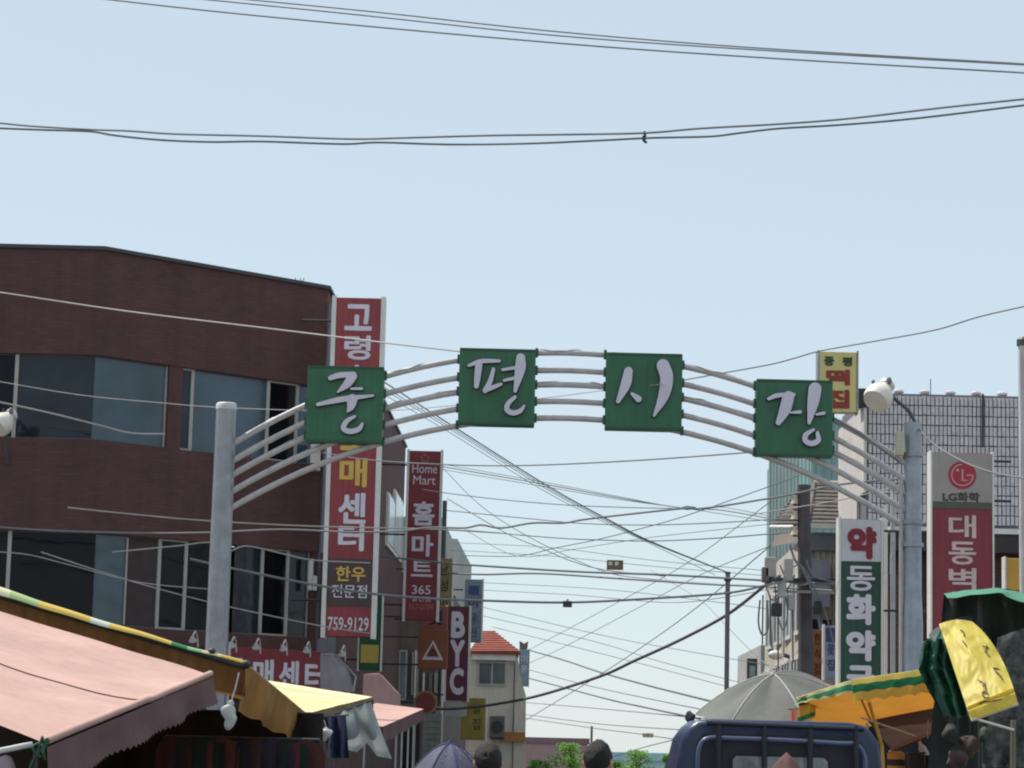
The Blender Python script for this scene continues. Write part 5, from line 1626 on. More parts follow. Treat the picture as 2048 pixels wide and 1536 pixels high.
m_ban = mat('yellow_plastic', S(246, 224, 104), 0.5, 0.1, 3, 0.12, 7, trans=0.5, tcol=S(250, 222, 90))
MB().grid(ban, 36, 64).build('sheet', m_ban, yb, smooth=True)
MB().tube([ban(0, 1) + Vector((0, -0.01, 0)), ban(1, 1) + Vector((0, -0.01, 0))], 0.012, 6).build('bottom_rod', m_polew, yb)
def ban_uv(px, py):
    best = None
    for i in range(19):
        for j in range(35):
            p = ban(i / 18, j / 34)
            v = p - CAM
            t_ = v.dot(_fw)
            sx = 1024 + FPX * v.dot(_rt) / t_; sy = 768 - FPX * v.dot(_up) / t_
            e = (sx - px) ** 2 + (sy - py) ** 2
            if best is None or e < best[0]: best = (e, p.y)
    return best[1]
for stv in ([(1540, 430), (1565, 450), (1570, 480)], [(1718, 562), (1768, 575)], [(1752, 556), (1738, 610)], [(1740, 600), (1772, 645)], [(1800, 735), (1852, 748)], [(1815, 752), (1835, 775), (1862, 800)], [(1850, 790), (1880, 830)],
            [(1680, 830), (1715, 850), (1720, 880)], [(1735, 855), (1745, 915)], [(1712, 935), (1730, 925), (1765, 945), (1760, 972), (1728, 970), (1715, 945)], [(1690, 1022), (1730, 1005), (1800, 1000), (1875, 982)], [(1560, 520), (1590, 560)]):
    pts = [P(1536 + x / 4, 1152 + y / 4, ban_uv(1536 + x / 4, 1152 + y / 4) - 0.012) for x, y in stv]
    MB().tube(smooth_path(pts, 4), 0.0055, 5).build('brush_stroke', m_letter_k, yb)

# brown canopy with an orange edge and the dim stall below
bc = thing('market_awning', (P(1860, 1460, 25.5).x, 25.5, 0), 'dim brown stall awning with an orange edge under the striped parasol', 'awning')
b0, b1, b2, b3 = P(1782, 1497, 27.0), P(1948, 1431, 27.0), P(1960, 1398, 24.6), P(1735, 1442, 24.6)
sheet(b0, b1, b2, b3, 20, 12, 0.05, 0.04, 2.0, 4.0).build('tarpaulin', mat('brown_tarpaulin', S(118, 88, 76), 0.8, 0.2, 2, trans=0.15), bc, smooth=True)
MB().tube([b0, b1], 0.022, 8).build('orange_edge', mat('orange_hem', S(196, 110, 72), 0.7, 0.2, 6), bc)
for c in (b0, b1, b2, b3):
    MB().tube([(c.x, c.y + 0.03, 0), (c.x, c.y + 0.03, c.z - 0.02)], 0.017, 8).build('pole', m_polew, bc)
MB().tube([P(1722, 1435, 24.4), P(1830, 1472, 24.4)], 0.010, 6).build('cross_pole', m_polew, bc)
o = thing('shade_backdrop', (5.2, 27.8, 0), 'dark sheet standing for the shade inside the right hand stalls', 'tarpaulin')
MB().grid(lambda u, v: Vector((3.9 + 3.2 * u, 27.8 + 0.06 * math.sin(u * 40), 2.02 * v)), 40, 5).build('sheet', mat('charcoal_shade', S(44, 42, 44), 0.85, 0.35, 3), o, smooth=True)  # shade inside the stalls put in as a dark sheet
MB().tube([(3.9, 27.8, 2.02), (7.1, 27.8, 2.02)], 0.015, 6).build('top_cord', m_dark, o)
o = thing('striped_roll', P(1792, 1530, 24.2), 'upright roll of orange striped cloth beside the truck cab', 'cloth roll')
o.location.z = 0
sz = P(1792, 1506, 24.2).z
MB().grid(lambda u, v: Vector((0.085 * math.cos(u * 6.2832), 0.085 * math.sin(u * 6.2832), sz * v)), 16, 20).build('cloth', stripe_mat('orange_black_stripes', [(0.0, S(60, 44, 36))] + [((k + 1) / 28, (S(206, 140, 66) if k % 2 == 0 else S(58, 42, 34))) for k in range(27)], 'V', trans=0.05), o, local=True, smooth=True)
MB().lathe([(0.0, sz), (0.083, sz), (0.05, sz + 0.02), (0.0, sz + 0.02)], n=14).build('end', m_orange, o, local=True)
o = thing('white_bottle', P(1846, 1500, 24.6), 'white plastic bottle hanging in the shade under the orange hem', 'bottle')
mtx = Matrix.Rotation(math.radians(-25), 3, 'Y')
MB().lathe([(0.03, -0.09), (0.04, -0.08), (0.04, 0.02), (0.015, 0.06), (0.015, 0.09), (0.0, 0.09)], n=12, m=mtx).build('body', m_bag, o, local=True, smooth=True)
MB().lathe([(0.018, 0.092), (0.018, 0.115), (0.0, 0.115)], n=10, m=mtx).build('cap', mat('red_cap', S(150, 60, 60), 0.5), o, local=True)
MB().tube([(0.045, 0, 0.11), (0.05, 0, 0.3)], 0.004, 5).build('string', m_bag, o, local=True)
for k in range(6):
    q = P(1830 + k * 34, 1540, 24.0 + 0.3 * (k % 2))
    o = thing('market_crate', (q.x, q.y, 0), ('leftmost of the dark crates in the shade of the right hand stall', 'second dark crate from the left in the shade of the right hand stall', 'third dark crate from the left in the shade of the right hand stall', 'fourth dark crate from the left in the shade of the right hand stall', 'fifth dark crate from the left in the shade of the right hand stall', 'rightmost of the dark crates in the shade of the right hand stall')[k], 'crate', 'crates in the right hand stall')
    hz = P(1830 + k * 34, 1508 + (k * 7) % 17, q.y).z
    MB().span(-0.075, 0.075, -0.1, 0.1, 0, hz).build('body', mat('crate_dark_%d' % (k % 3), (S(58, 50, 48), S(46, 48, 56), S(70, 60, 50))[k % 3], 0.8, 0.3, 6), o, local=True, bevel=0.01)
    MB().span(-0.08, 0.08, -0.105, 0.105, hz + 0.002, hz + 0.02).build('rim', m_dark, o, local=True)

for k, (px, py, rx, rz2, colr, lab) in enumerate(((1898, 1470, 0.07, 0.09, S(58, 60, 58), 'dull grey bag hung at the left of the right hand stall'), (1938, 1492, 0.08, 0.10, S(78, 64, 54), 'brown cloth bag hung below the yellow banner'),
        (1972, 1470, 0.06, 0.08, S(72, 84, 74), 'olive bag hung just right of the yellow banner foot'), (1916, 1518, 0.10, 0.08, S(86, 70, 74), 'faded plum bundle low in the right hand stall'))):
    o = thing('hanging_bag', P(px, py, 22.2), lab, 'bag')
    lump((0, 0, 0), (rx, 0.06, rz2), 3.0 + k * 1.7, amp=0.45).build('bag', mat('stall_bag_%d' % k, colr, 0.8, 0.35, 8), o, local=True, smooth=True)
    MB().tube(smooth_path([(0, 0, rz2 * 0.8), (0.01, 0, rz2 + 0.08), (0, 0.05, rz2 + 0.3)]), 0.004, 5).build('string', m_dark, o, local=True)
o = thing('stall_post', (P(2022, 1490, 21.2).x, 21.2, 0), 'pale wooden post at the right edge of the green tarpaulin stall', 'post')
MB().tube([(0, 0, 0), (0.02, 0, P(2022, 1440, 21.2).z)], 0.022, 8).build('shaft', mat('grey_wood', S(120, 112, 100), 0.9, 0.3, 6), o, local=True)
MB().tube([(0.02, -0.02, P(2022, 1460, 21.2).z), (-0.3, -0.02, P(2022, 1440, 21.2).z)], 0.012, 6).build('tie_bar', m_polew, o, local=True)

# ------------------------------------------------------------------ blue truck
TD = 20.0
tx = P(1560, 1500, TD).x
tr = thing('pickup_truck', (tx, TD, 0), 'dark blue small flatbed truck seen from behind with a guard frame', 'truck')
m_navy = mat('navy_truck_paint', S(24, 40, 76), 0.34, 0.35, 4, spec=0.6)
m_navyd = mat('dark_cab_back', S(30, 34, 46), 0.45, 0.15, 3)
zc_ = P(1550, 1441, TD).z
def cab_ring(w_top, w_mid, zt, inset=0.0):
    half = [(w_mid - 0.03, 0.55), (w_mid, 0.95), (w_mid - 0.015, 1.30), (w_mid - 0.06, 1.58), (w_top + 0.05, zt - 0.16), (w_top - 0.015, zt - 0.07), (w_top - 0.08, zt - 0.02), (w_top - 0.2, zt)]
    return [(x - inset, z - inset) for x, z in half]
cb = MB()
secs = [(0.0, cab_ring(0.74, 0.875, zc_, 0.025)), (0.03, cab_ring(0.74, 0.875, zc_)), (0.9, cab_ring(0.74, 0.875, zc_ + 0.01)), (1.25, cab_ring(0.72, 0.875, zc_ - 0.03)), (1.6, cab_ring(0.70, 0.86, 1.45)), (1.75, cab_ring(0.70, 0.84, 1.2))]
rings = []
for y, half in secs:
    ring = [Vector((x, y, z)) for x, z in half] + [Vector((-x, y, z)) for x, z in reversed(half)]
    rings.append(ring)
nr = len(rings[0])
for ring in rings:
    cb.v += [tuple(v) for v in ring]
for k in range(len(rings) - 1):
    for j in range(nr):
        j2 = (j + 1) % nr
        cb.f.append((k * nr + j, k * nr + j2, (k + 1) * nr + j2, (k + 1) * nr + j))
cb.f.append(tuple(range(nr)))
cb.f.append(tuple((len(rings) - 1) * nr + j for j in range(nr)))
cab = cb.build('cab', m_navy, tr, local=True, bevel=0.012, smooth=True)
# recessed rear wall panel, rear window and rubber
MB().prism([(-0.66, 0.7), (0.66, 0.7), (0.66, zc_ - 0.18), (0.60, zc_ - 0.11), (-0.60, zc_ - 0.11), (-0.66, zc_ - 0.18)], -0.012, -0.003).build('rear_panel', m_navyd, cab, local=True)
MB().prism([(-0.40, 1.2), (0.40, 1.2), (0.40, zc_ - 0.30), (0.36, zc_ - 0.26), (-0.36, zc_ - 0.26), (-0.40, zc_ - 0.30)], -0.026, -0.014).build('window_rubber', mat('rubber', (0.015, 0.015, 0.016), 0.6), cab, local=True)
MB().prism([(-0.375, 1.225), (0.375, 1.225), (0.375, zc_ - 0.315), (0.345, zc_ - 0.285), (-0.345, zc_ - 0.285), (-0.375, zc_ - 0.315)], -0.032, -0.0275).build('rear_window', glass_mat('truck_glass_reflection', S(134, 144, 144), 0.06, 0.8, 4.0, 0.7), cab, local=True)  # light mottled glass, its reflection is put into the base colour
for sx in (-1, 1):
    MB().span(sx * 0.874, sx * 0.886, 0.35, 1.15, 1.0, 1.5).build('side_window', m_glass3, cab, local=True)
    MB().tube(smooth_path([(sx * 0.87, 1.3, 1.35), (sx * 1.02, 1.35, 1.42), (sx * 1.05, 1.35, 1.3)]), 0.012, 6).build('mirror_arm', m_dark, cab, local=True)
    MB().span(sx * 1.05 - 0.08, sx * 1.05 + 0.08, 1.32, 1.37, 1.05, 1.32).build('mirror', m_dark, cab, local=True, bevel=0.02)
# guard frame
gf = MB().tube(smooth_path([(-0.66, -0.12, 0.75), (-0.66, -0.12, 1.5), (-0.645, -0.12, zc_ - 0.22), (-0.58, -0.12, zc_ - 0.155), (-0.45, -0.12, zc_ - 0.15), (0.0, -0.12, zc_ - 0.155), (0.45, -0.12, zc_ - 0.17), (0.58, -0.12, zc_ - 0.175), (0.645, -0.12, zc_ - 0.25), (0.66, -0.12, 1.5), (0.66, -0.12, 0.75)], 6), 0.019, 10).build('guard_frame', mat('blue_tube', S(86, 98, 126), 0.3, 0.1, 4), tr, local=True, smooth=True)
for xx in (-0.5, -0.14, 0.22, 0.58):
    MB().tube([(xx, -0.155, 0.75), (xx, -0.155, zc_ - 0.03)], 0.024, 8).build('guard_bar', mat('dark_guard', S(30, 34, 46), 0.4), gf, local=True)
MB().tube([(-0.6, -0.16, zc_ - 0.035), (0.64, -0.16, zc_ - 0.055)], 0.022, 8).build('guard_bar', MATS['dark_guard'], gf, local=True)
# bed, wheels, lamps (mostly below the frame)
MB().span(-0.85, 0.85, -2.9, -0.2, 0.62, 0.70).build('bed_floor', m_navy, tr, local=True)
for sx in (-1, 1):
    MB().span(sx * 0.86 - 0.02, sx * 0.86 + 0.02, -2.9, -0.2, 0.70, 1.05).build('bed_side', m_navy, tr, local=True, bevel=0.01)
MB().span(-0.84, 0.84, -2.92, -2.88, 0.70, 1.05).build('tailgate', m_navy, tr, local=True, bevel=0.01)
RY = Matrix.Rotation(math.radians(90), 3, 'Y')
for sx in (-1, 1):
    for yy in (1.1, -1.9):
        w = MB().lathe([(0.17, -0.09), (0.29, -0.09), (0.31, -0.06), (0.31, 0.06), (0.29, 0.09), (0.17, 0.09)], (sx * 0.72, yy, 0.31), 24, RY).build('wheel', mat('tyre', (0.02, 0.02, 0.02), 0.9), tr, local=True, smooth=True)
        MB().lathe([(0.0, -0.07), (0.165, -0.07), (0.165, 0.07), (0.0, 0.07)], (sx * 0.72, yy, 0.31), 20, RY).build('rim', m_galv, w, local=True)
    MB().span(sx * 0.7 - 0.09, sx * 0.7 + 0.09, -2.97, -2.93, 0.5, 0.6).build('tail_light', mat('tail_red', S(170, 30, 30), 0.3), tr, local=True)
MB().span(-0.45, 0.45, -2.6, 1.5, 0.42, 0.55).build('chassis', m_dark, tr, local=True)
# brown tarp peak on the load
o = thing('cargo_tarpaulin', (P(1573, 1505, 18.4).x, 18.4, 0.70), 'brown tarpaulin peak over the load in front of the truck window', 'tarpaulin')
pz_ = P(1573, 1504, 18.4).z - 0.70
def peak(u, v):
    a = u * 2 * math.pi
    sq = 1 / max(abs(math.cos(a)), abs(math.sin(a)))
    r = 0.62 * (v ** 0.85) * (1 + 0.10 * math.sin(a * 4 + 0.8)) * (0.75 + 0.25 * sq)
    z = pz_ * (1 - v) ** 1.0 + 0.02 * nz3((math.cos(a) * 2, math.sin(a) * 2, v * 3), 1.5, 5.0) * v
    return Vector((r * math.cos(a), r * math.sin(a), z))
MB().grid(peak, 32, 16).build('cover', mat('brown_cover', S(88, 56, 50), 0.8, 0.2, 3, 0.2, 12), o, local=True, smooth=True)
MB().lathe([(0.62, 0.012), (0.66, 0.01), (0.66, 0.03), (0.60, 0.035)], n=24).build('hem_rope', m_polew, o, local=True)
# pink cloth strip and dark bundle behind the cab
o = thing('pink_cloth', P(1588, 1432, 25.2), 'small pink cloth hanging between the grey and the striped parasols', 'cloth')
MB().grid(lambda u, v: P(1582 + 12 * u - 2 * v, 1418 + 40 * v, 25.2 + 0.02 * math.sin(u * 9)), 6, 8).build('cloth', mat('salmon_cloth', S(224, 140, 126), 0.8, 0.1, 3, trans=0.4), o, smooth=True)
MB().tube([P(1576, 1419, 25.2), P(1602, 1417, 25.2)], 0.006, 5).build('cord', m_dark, o)
o = thing('dark_bundle', P(1380, 1432, 24), 'dark bundle tied at the left rim of the grey parasol', 'bundle')
lump((0, 0, -0.02), (0.05, 0.05, 0.06), 7.0, amp=0.4).build('cloth', mat('black_cloth', S(50, 48, 58), 0.9), o, local=True, smooth=True)
MB().tube([(0, 0, -0.06), (0, 0, -2.0 + 0.0)], 0.014, 6).build('pole', m_dark, o, local=True)

# ------------------------------------------------------------------ people
def person(loc, h, label, shirt, hair, trousers, rz=0.0, hold=None, hair_r=1.0):
    o = thing('person', loc, label, 'person', rz=rz)
    k = h / 1.70
    def T(pts, r): return [Vector(p) * k for p in pts], [x * k for x in r]
    m_skin = mat('skin', S(186, 140, 116), 0.6, 0.08, 8)
    body = MB()
    def limb(mb, pts, rs, n=10):
        a, b = T(pts, rs); mb.tube(smooth_path(a, 4), [b[min(int(i / 4), len(b) - 1)] * (1 - (i % 4) / 4) + b[min(int(i / 4) + 1, len(b) - 1)] * ((i % 4) / 4) for i in range((len(a) - 1) * 4 + 1)], n)
    def bl(mb, c, r): mb.ball(Vector(c) * k, [x * k for x in r], 14, 10)
    bl(body, (0, 0.01, 1.585), (0.074, 0.092, 0.108)); bl(body, (0, 0.045, 1.515), (0.052, 0.058, 0.058)); bl(body, (0, 0.105, 1.565), (0.014, 0.02, 0.025))
    for sx in (-1, 1):
        bl(body, (sx * 0.084, -0.005, 1.565), (0.014, 0.022, 0.034))
    limb(body, [(0, -0.02, 1.36), (0, -0.01, 1.44), (0, 0.005, 1.52)], [0.062, 0.055, 0.052])
    limb(body, [(0, 0, 0.92), (0, 0.0, 1.1), (0, -0.01, 1.27), (0, -0.015, 1.38)], [0.14, 0.125, 0.15, 0.10])
    bl(body, (0, -0.01, 1.33), (0.19, 0.10, 0.09)); bl(body, (0, 0, 0.93), (0.165, 0.12, 0.12))
    hands = {}
    for sx in (-1, 1):
        if hold and sx > 0:
            arm = [(0.19, -0.01, 1.36), (0.24, 0.0, 1.12), (0.14, 0.2, 1.1), (0.04, 0.26, 1.12)]
        else:
            arm = [(sx * 0.19, -0.01, 1.36), (sx * 0.24, -0.02, 1.1), (sx * 0.25, 0.03, 0.88), (sx * 0.25, 0.05, 0.82)]
        hands[sx] = arm
        limb(body, arm, [0.052, 0.042, 0.034, 0.03])
        hx, hy, hz_ = arm[-1]
        bl(body, (hx, hy + 0.01, hz_ - 0.04), (0.025, 0.038, 0.045))
        for f in range(4):
            yy = hy - 0.02 + f * 0.019
            limb(body, [(hx, yy, hz_ - 0.07), (hx - sx * 0.005, yy + 0.004, hz_ - 0.105), (hx - sx * 0.02, yy + 0.006, hz_ - 0.135 - 0.006 * (f in (1, 2)))], [0.010, 0.009, 0.008], 6)
        limb(body, [(hx, hy + 0.035, hz_ - 0.03), (hx - sx * 0.02, hy + 0.06, hz_ - 0.06), (hx - sx * 0.03, hy + 0.062, hz_ - 0.09)], [0.012, 0.010, 0.009], 6)
        limb(body, [(sx * 0.09, 0, 0.92), (sx * 0.10, 0.01, 0.5), (sx * 0.10, -0.01, 0.09)], [0.09, 0.06, 0.042])
        bl(body, (sx * 0.10, 0.06, 0.045), (0.045, 0.12, 0.042))
    b = body.build('body', m_skin, o, local=True, smooth=False, fix=False)
    rm = b.modifiers.new('skin_surface', 'REMESH'); rm.mode = 'VOXEL'; rm.voxel_size = 0.014; rm.use_smooth_shade = True
    sh = MB()
    limb(sh, [(0, 0, 0.90), (0, 0.0, 1.1), (0, -0.01, 1.27), (0, -0.015, 1.40)], [0.175, 0.15, 0.168, 0.105])
    bl(sh, (0, -0.01, 1.335), (0.205, 0.115, 0.10))
    for sx in (-1, 1):
        a_ = hands[sx]
        limb(sh, [a_[0], tuple((Vector(a_[0]) + Vector(a_[1])) / 2), a_[1]], [0.075, 0.066, 0.06])
    limb(sh, [(0, -0.018, 1.395), (0, -0.012, 1.445)], [0.082, 0.07])
    s_ = sh.build('shirt', shirt, b, local=True, fix=False)
    rm = s_.modifiers.new('cloth_surface', 'REMESH'); rm.mode = 'VOXEL'; rm.voxel_size = 0.016; rm.use_smooth_shade = True
    t_ = MB()
    bl(t_, (0, 0, 0.93), (0.18, 0.135, 0.13))
    for sx in (-1, 1):
        limb(t_, [(sx * 0.09, 0, 0.92), (sx * 0.10, 0.01, 0.5), (sx * 0.10, -0.01, 0.10)], [0.105, 0.085, 0.075])
    s_ = t_.build('trousers', trousers, b, local=True, fix=False)
    rm = s_.modifiers.new('cloth_surface', 'REMESH'); rm.mode = 'VOXEL'; rm.voxel_size = 0.018; rm.use_smooth_shade = True
    # hair: rough cap, open over the face
    hb = MB()
    nn, mm_ = 40, 26
    def hairf(u, v):
        a = u * 2 * math.pi
        face = max(0.0, math.sin(a))
        vmax = 0.70 - 0.30 * face ** 2 - 0.15 * abs(math.cos(a)) ** 6
        th = math.pi * v * vmax
        r = Vector((0.087 * math.sin(th) * math.cos(a), 0.104 * math.sin(th) * math.sin(a) , 0.118 * math.cos(th)))
        amp = 1 + 0.05 * nz3(r, 60, 3.0) + 0.05 * nz3(r, 22, 1.0)
        return (r * amp * hair_r + Vector((0, 0.004, 1.59))) * k
    hb.grid(hairf, nn, mm_).build('hair', hair, b, local=True, smooth=True)
    return o
m_hair = mat('black_hair', (0.018, 0.014, 0.013), 0.55, 0.4, 40, 0.5, 160, spec=0.3)
m_hair2 = mat('dark_brown_hair', (0.026, 0.018, 0.015), 0.55, 0.4, 40, 0.5, 160, spec=0.3)
def stand(px, py_top, d):
    v = P(px, py_top, d)
    return Vector((v.x, v.y, 0)), v.z
v, hh = stand(977, 1481, 15.6)
person(v, hh * 0.993, 'dark haired person seen from behind below the cream house', mat('blue_grey_shirt', S(120, 124, 146), 0.85), m_hair2, mat('grey_trousers', S(80, 80, 84), 0.9), 0.15, hair_r=1.02)
v, hh = stand(1197, 1478, 15.4)
person(v, hh * 0.993, 'black haired person seen from behind in front of the green trees', mat('white_shirt', S(222, 220, 216), 0.85), m_hair, mat('navy_trousers', S(50, 54, 70), 0.9), -0.3)
v = P(893, 1582, 24)
person(Vector((v.x - 0.05, v.y - 0.27, 0)), 1.42, 'short person hidden beneath the lavender umbrella', mat('lilac_blouse', S(150, 130, 160), 0.85), m_hair, mat('dark_trousers', S(60, 58, 62), 0.9), 0.0, hold=True)

# ------------------------------------------------------------------ street trees at the far end
def tree(px, py_top, wpx, d, label, seed, n=2600):
    rnd = random.Random(seed)
    c = P(px, py_top, d)
    o = thing('street_tree', (c.x, d, 0), label, 'tree', 'trees at the street end')
    R_ = wpx * 0.5 * d / FPX
    zt_ = c.z
    H_ = R_ * 1.5
    tk = MB()
    tk.tube([(0, 0, 0), (0.03, 0, zt_ * 0.35), (-0.02, 0.02, zt_ * 0.7), (0, 0, zt_ * 0.92)], [0.10, 0.08, 0.05, 0.015], 8)
    for k in range(6):
        a = k * 1.05 + seed
        tk.tube([(0, 0, zt_ * (0.45 + 0.05 * k)), (R_ * 0.4 * math.cos(a), R_ * 0.4 * math.sin(a), zt_ * (0.55 + 0.05 * k)), (R_ * 0.75 * math.cos(a), R_ * 0.75 * math.sin(a), zt_ * (0.62 + 0.05 * k))], [0.035, 0.022, 0.008], 6)
    tk.build('trunk', mat('bark', S(88, 74, 62), 0.95, 0.3, 6), o, local=True)
    lf = MB()
    clumps = []
    for k in range(26):
        a = rnd.uniform(0, 6.283); rr = R_ * math.sqrt(rnd.random()) * 0.85
        zz = zt_ - H_ * 0.1 - rnd.random() * H_ * 1.1
        sh = 1 - max(0, (zz - (zt_ - H_ * 0.6)) / (H_ * 0.6)) ** 2 * 0.8
        clumps.append(Vector((rr * sh * math.cos(a), rr * sh * math.sin(a), zz)))
    clumps.append(Vector((0, 0, zt_ - 0.12)))
    for k in range(n):
        cc = rnd.choice(clumps)
        p = cc + Vector((rnd.gauss(0, 1), rnd.gauss(0, 1), rnd.gauss(0, 0.8))) * R_ * 0.17
        if p.z > zt_: p.z = zt_ - rnd.random() * 0.1
        s_ = rnd.uniform(0.035, 0.075)
        rot = Matrix.Rotation(rnd.uniform(0, 6.28), 3, 'Z') @ Matrix.Rotation(rnd.uniform(-1.0, 1.0), 3, 'X') @ Matrix.Rotation(rnd.uniform(-0.8, 0.8), 3, 'Y')
        q4 = [rot @ Vector(v_) * s_ + p for v_ in ((-0.6, 0, 0), (0, -1.0, 0.1), (0.6, 0, 0), (0, 1.0, 0.1))]
        lf.quad(*q4)
    lf.build('crown', mat('leaf_green', S(128, 172, 82), 0.6, 0.35, 6, trans=0.4), o, local=True, fix=False, kind='stuff')
    return o
tree(1143, 1486, 84, 112, 'bright green street tree left of the black haired person', 1)
tree(1078, 1520, 60, 108, 'low green street tree against the cream house wall', 2)
tree(1272, 1500, 70, 118, 'bright green street tree between the person and the truck', 3)
tree(1338, 1508, 34, 114, 'narrow green street tree touching the left side of the truck', 4, 1400)
tree(1232, 1522, 36, 120, 'small green shrub just right of the black haired person', 5, 1400)
# ------------------------------------------------------------------ overhead wires
def wire(label, pts, d0, d1, w, m=None, group=None, name='overhead_cable'):
    xs = [p[0] for p in pts]
    a, b = xs[0], xs[-1]
    W = [P(x, y, d0 + (d1 - d0) * (x - a) / (b - a)) for x, y in pts]
    path = smooth_path(W, 5)
    dm = (d0 + d1) / 2
    o = MB().tube(path, w * 0.5 * dm / FPX, 6).build(name, m or m_wire, None, fix=False)
    return tag(o, label, 'cable', group)
GT = 'thin cables strung between the buildings'
GB = 'cables crossing the sky above the gate'
wire('lowest of the three parallel cables near the top of the sky', [(120, -12), (500, 30), (1100, 85), (1550, 117), (2070, 147)], 31, 29, 3.4, group=GB)
wire('middle one of the three parallel cables near the top of the sky', [(300, -12), (700, 28), (1100, 70), (1500, 99), (2070, 131)], 31, 29, 3.0, group=GB)
wire('highest of the three parallel cables near the top of the sky', [(400, -10), (750, 24), (1100, 62), (1500, 95), (2070, 129)], 31.2, 29.2, 3.0, group=GB)
wire('upper strand of the twisted cable pair below the three parallel cables', [(-20, 244), (60, 252), (180, 259), (260, 262), (350, 268), (520, 272), (700, 278), (800, 276), (980, 271), (1140, 269), (1290, 266), (1400, 257), (1560, 248), (1700, 237), (1880, 216), (2070, 196)], 29, 27, 4.4, group=GB)
wire('lower strand of the twisted cable pair below the three parallel cables', [(-20, 256), (90, 260), (180, 263), (230, 271), (320, 280), (420, 284), (520, 283), (640, 287), (700, 288), (760, 285), (900, 289), (1060, 287), (1200, 281), (1300, 276), (1420, 273), (1480, 266), (1560, 257), (1680, 250), (1840, 236), (2070, 208)], 29, 27, 4.4, group=GB)
q = P(1288, 275, 27.8)
o = thing('cable_tie', q, 'dark blue tie knotted on the twisted cable pair in the sky', 'cable tie')
MB().tube(smooth_path([(0, -0.04, 0.06), (0.01, -0.05, 0.0), (-0.01, -0.05, -0.04), (0.03, -0.05, -0.075)]), 0.016, 6).build('strap', mat('navy_tie', S(40, 60, 100), 0.5), o, local=True)
MB().lathe([(0.035, -0.02), (0.045, 0.0), (0.035, 0.02)], n=10, m=Matrix.Rotation(math.radians(90), 3, 'Y')).build('wrap', mat('navy_tie', (0, 0, 0)), o, local=True)

wire('pale cable running down across the brick parapet to the second gate panel', [(-20, 583), (15, 587), (250, 622), (512, 654), (660, 672), (765, 685), (930, 704)], 43, 38, 3.4, m_wire2)
wire('black cable rising from the third gate panel to the upper right edge', [(1340, 765), (1440, 747), (1540, 729), (1590, 716), (1640, 702), (1740, 684), (1870, 660), (1960, 633), (2070, 608)], 40, 34, 3.0)
wire('short pale cable over the upper brick building windows at the left edge', [(-20, 800), (100, 826), (200, 851), (262, 866), (330, 868)], 43.5, 44.5, 4.0, m_wire2)
wire('thin pale cable crossing the teal windows and the second gate panel', [(-20, 760), (160, 790), (325, 806), (425, 814), (610, 821), (775, 821), (920, 810), (1070, 798), (1215, 780), (1330, 768)], 43.5, 35.7, 1.7, m_wire2)
wire('level cable just under the arch between the signs and fourth panel', [(640, 905), (740, 920), (885, 929), (1045, 931), (1270, 921), (1506, 904), (1560, 898)], 46, 38, 3.0)
for k, (dy, l) in enumerate(((0, 'thickest'), (-5, 'upper thin'), (6, 'lower thin'))):
    wire(l + ' strand of the cables sloping from the dark red sign to the splice', [(884, 933 + dy), (1092, 969 + dy * 0.8), (1240, 996 + dy * 0.5), (1366, 1016), (1440, 1020 + dy * 1.2), (1540, 1037 + dy)], 56, 47, 2.4 if k == 0 else 1.5)
wire('cable from the right edge of the dark red sign meeting the splice', [(840, 978), (884, 985), (1000, 999), (1133, 1010), (1260, 1015), (1366, 1017)], 58, 48, 2.0)
wire('thick wavy cable rising to the right behind the gate', [(-20, 1053), (100, 1061), (275, 1066), (420, 1065), (560, 1059), (700, 1064), (800, 1062), (860, 1055), (928, 1056), (962, 1050), (1003, 1056), (1065, 1046), (1127, 1046), (1168, 1039), (1270, 1027), (1366, 1017), (1414, 1016), (1560, 993), (1680, 969), (1800, 958), (1835, 955)], 44, 40, 4.2)
o = thing('cable_splice', P(1372, 1016, 41.8), 'dark swollen splice on the thick wavy cable', 'cable splice')
MB().tube([(-0.07, -0.02, 0), (0, -0.02, 0.0), (0.16, -0.02, 0)], [0.012, 0.035, 0.022], 8).build('sleeve', m_dark, o, local=True)
MB().tube([(-0.02, -0.06, 0), (0.06, -0.06, 0)], 0.012, 6).build('tape', m_wire2, o, local=True)
wire('pale cable across the brick wall joining the thick wavy one', [(135, 1015), (250, 1027), (420, 1042), (640, 1053), (860, 1058), (1000, 1066)], 43.5, 46, 3.2, m_wire2)
wire('sagging cable from pale building to mossy house, highest of the middle ones', [(894, 1021), (1065, 1038), (1168, 1047), (1287, 1050), (1400, 1047), (1526, 1040), (1600, 1033)], 70, 52, 2.2)
wire('sagging cable from the pale building ending below the mossy roof', [(930, 1060), (1099, 1075), (1202, 1080), (1304, 1082), (1420, 1077), (1537, 1068), (1580, 1064)], 70, 50, 2.4)
for k, (x0, y0, x1, y1, off) in enumerate(((768, 764, 1455, 1145, 0), (752, 770, 1440, 1140, -10), (745, 776, 1430, 1150, -18), (758, 768, 1448, 1142, -5))):
    wire(('main diagonal cable falling from the first gate panel to the slim pole', 'lowest thin strand fanned below the main diagonal cable', 'thin strand hanging furthest left of the main diagonal cable', 'thin strand closest under the main diagonal cable')[k],
         [(x0, y0), (918 + off, 860 - off * 0.3), (1099 + off, 974 - off * 0.2), (1222 + off, 1042), (1304 + off * 0.6, 1084), (x1, y1)], 44, 50, (2.6, 1.3, 1.2, 1.4)[k])
wire('cable crossing downward left of centre toward the dangling brown box', [(894, 997), (1010, 1065), (1080, 1095), (1140, 1121), (1210, 1140), (1330, 1152)], 66, 52, 1.9)
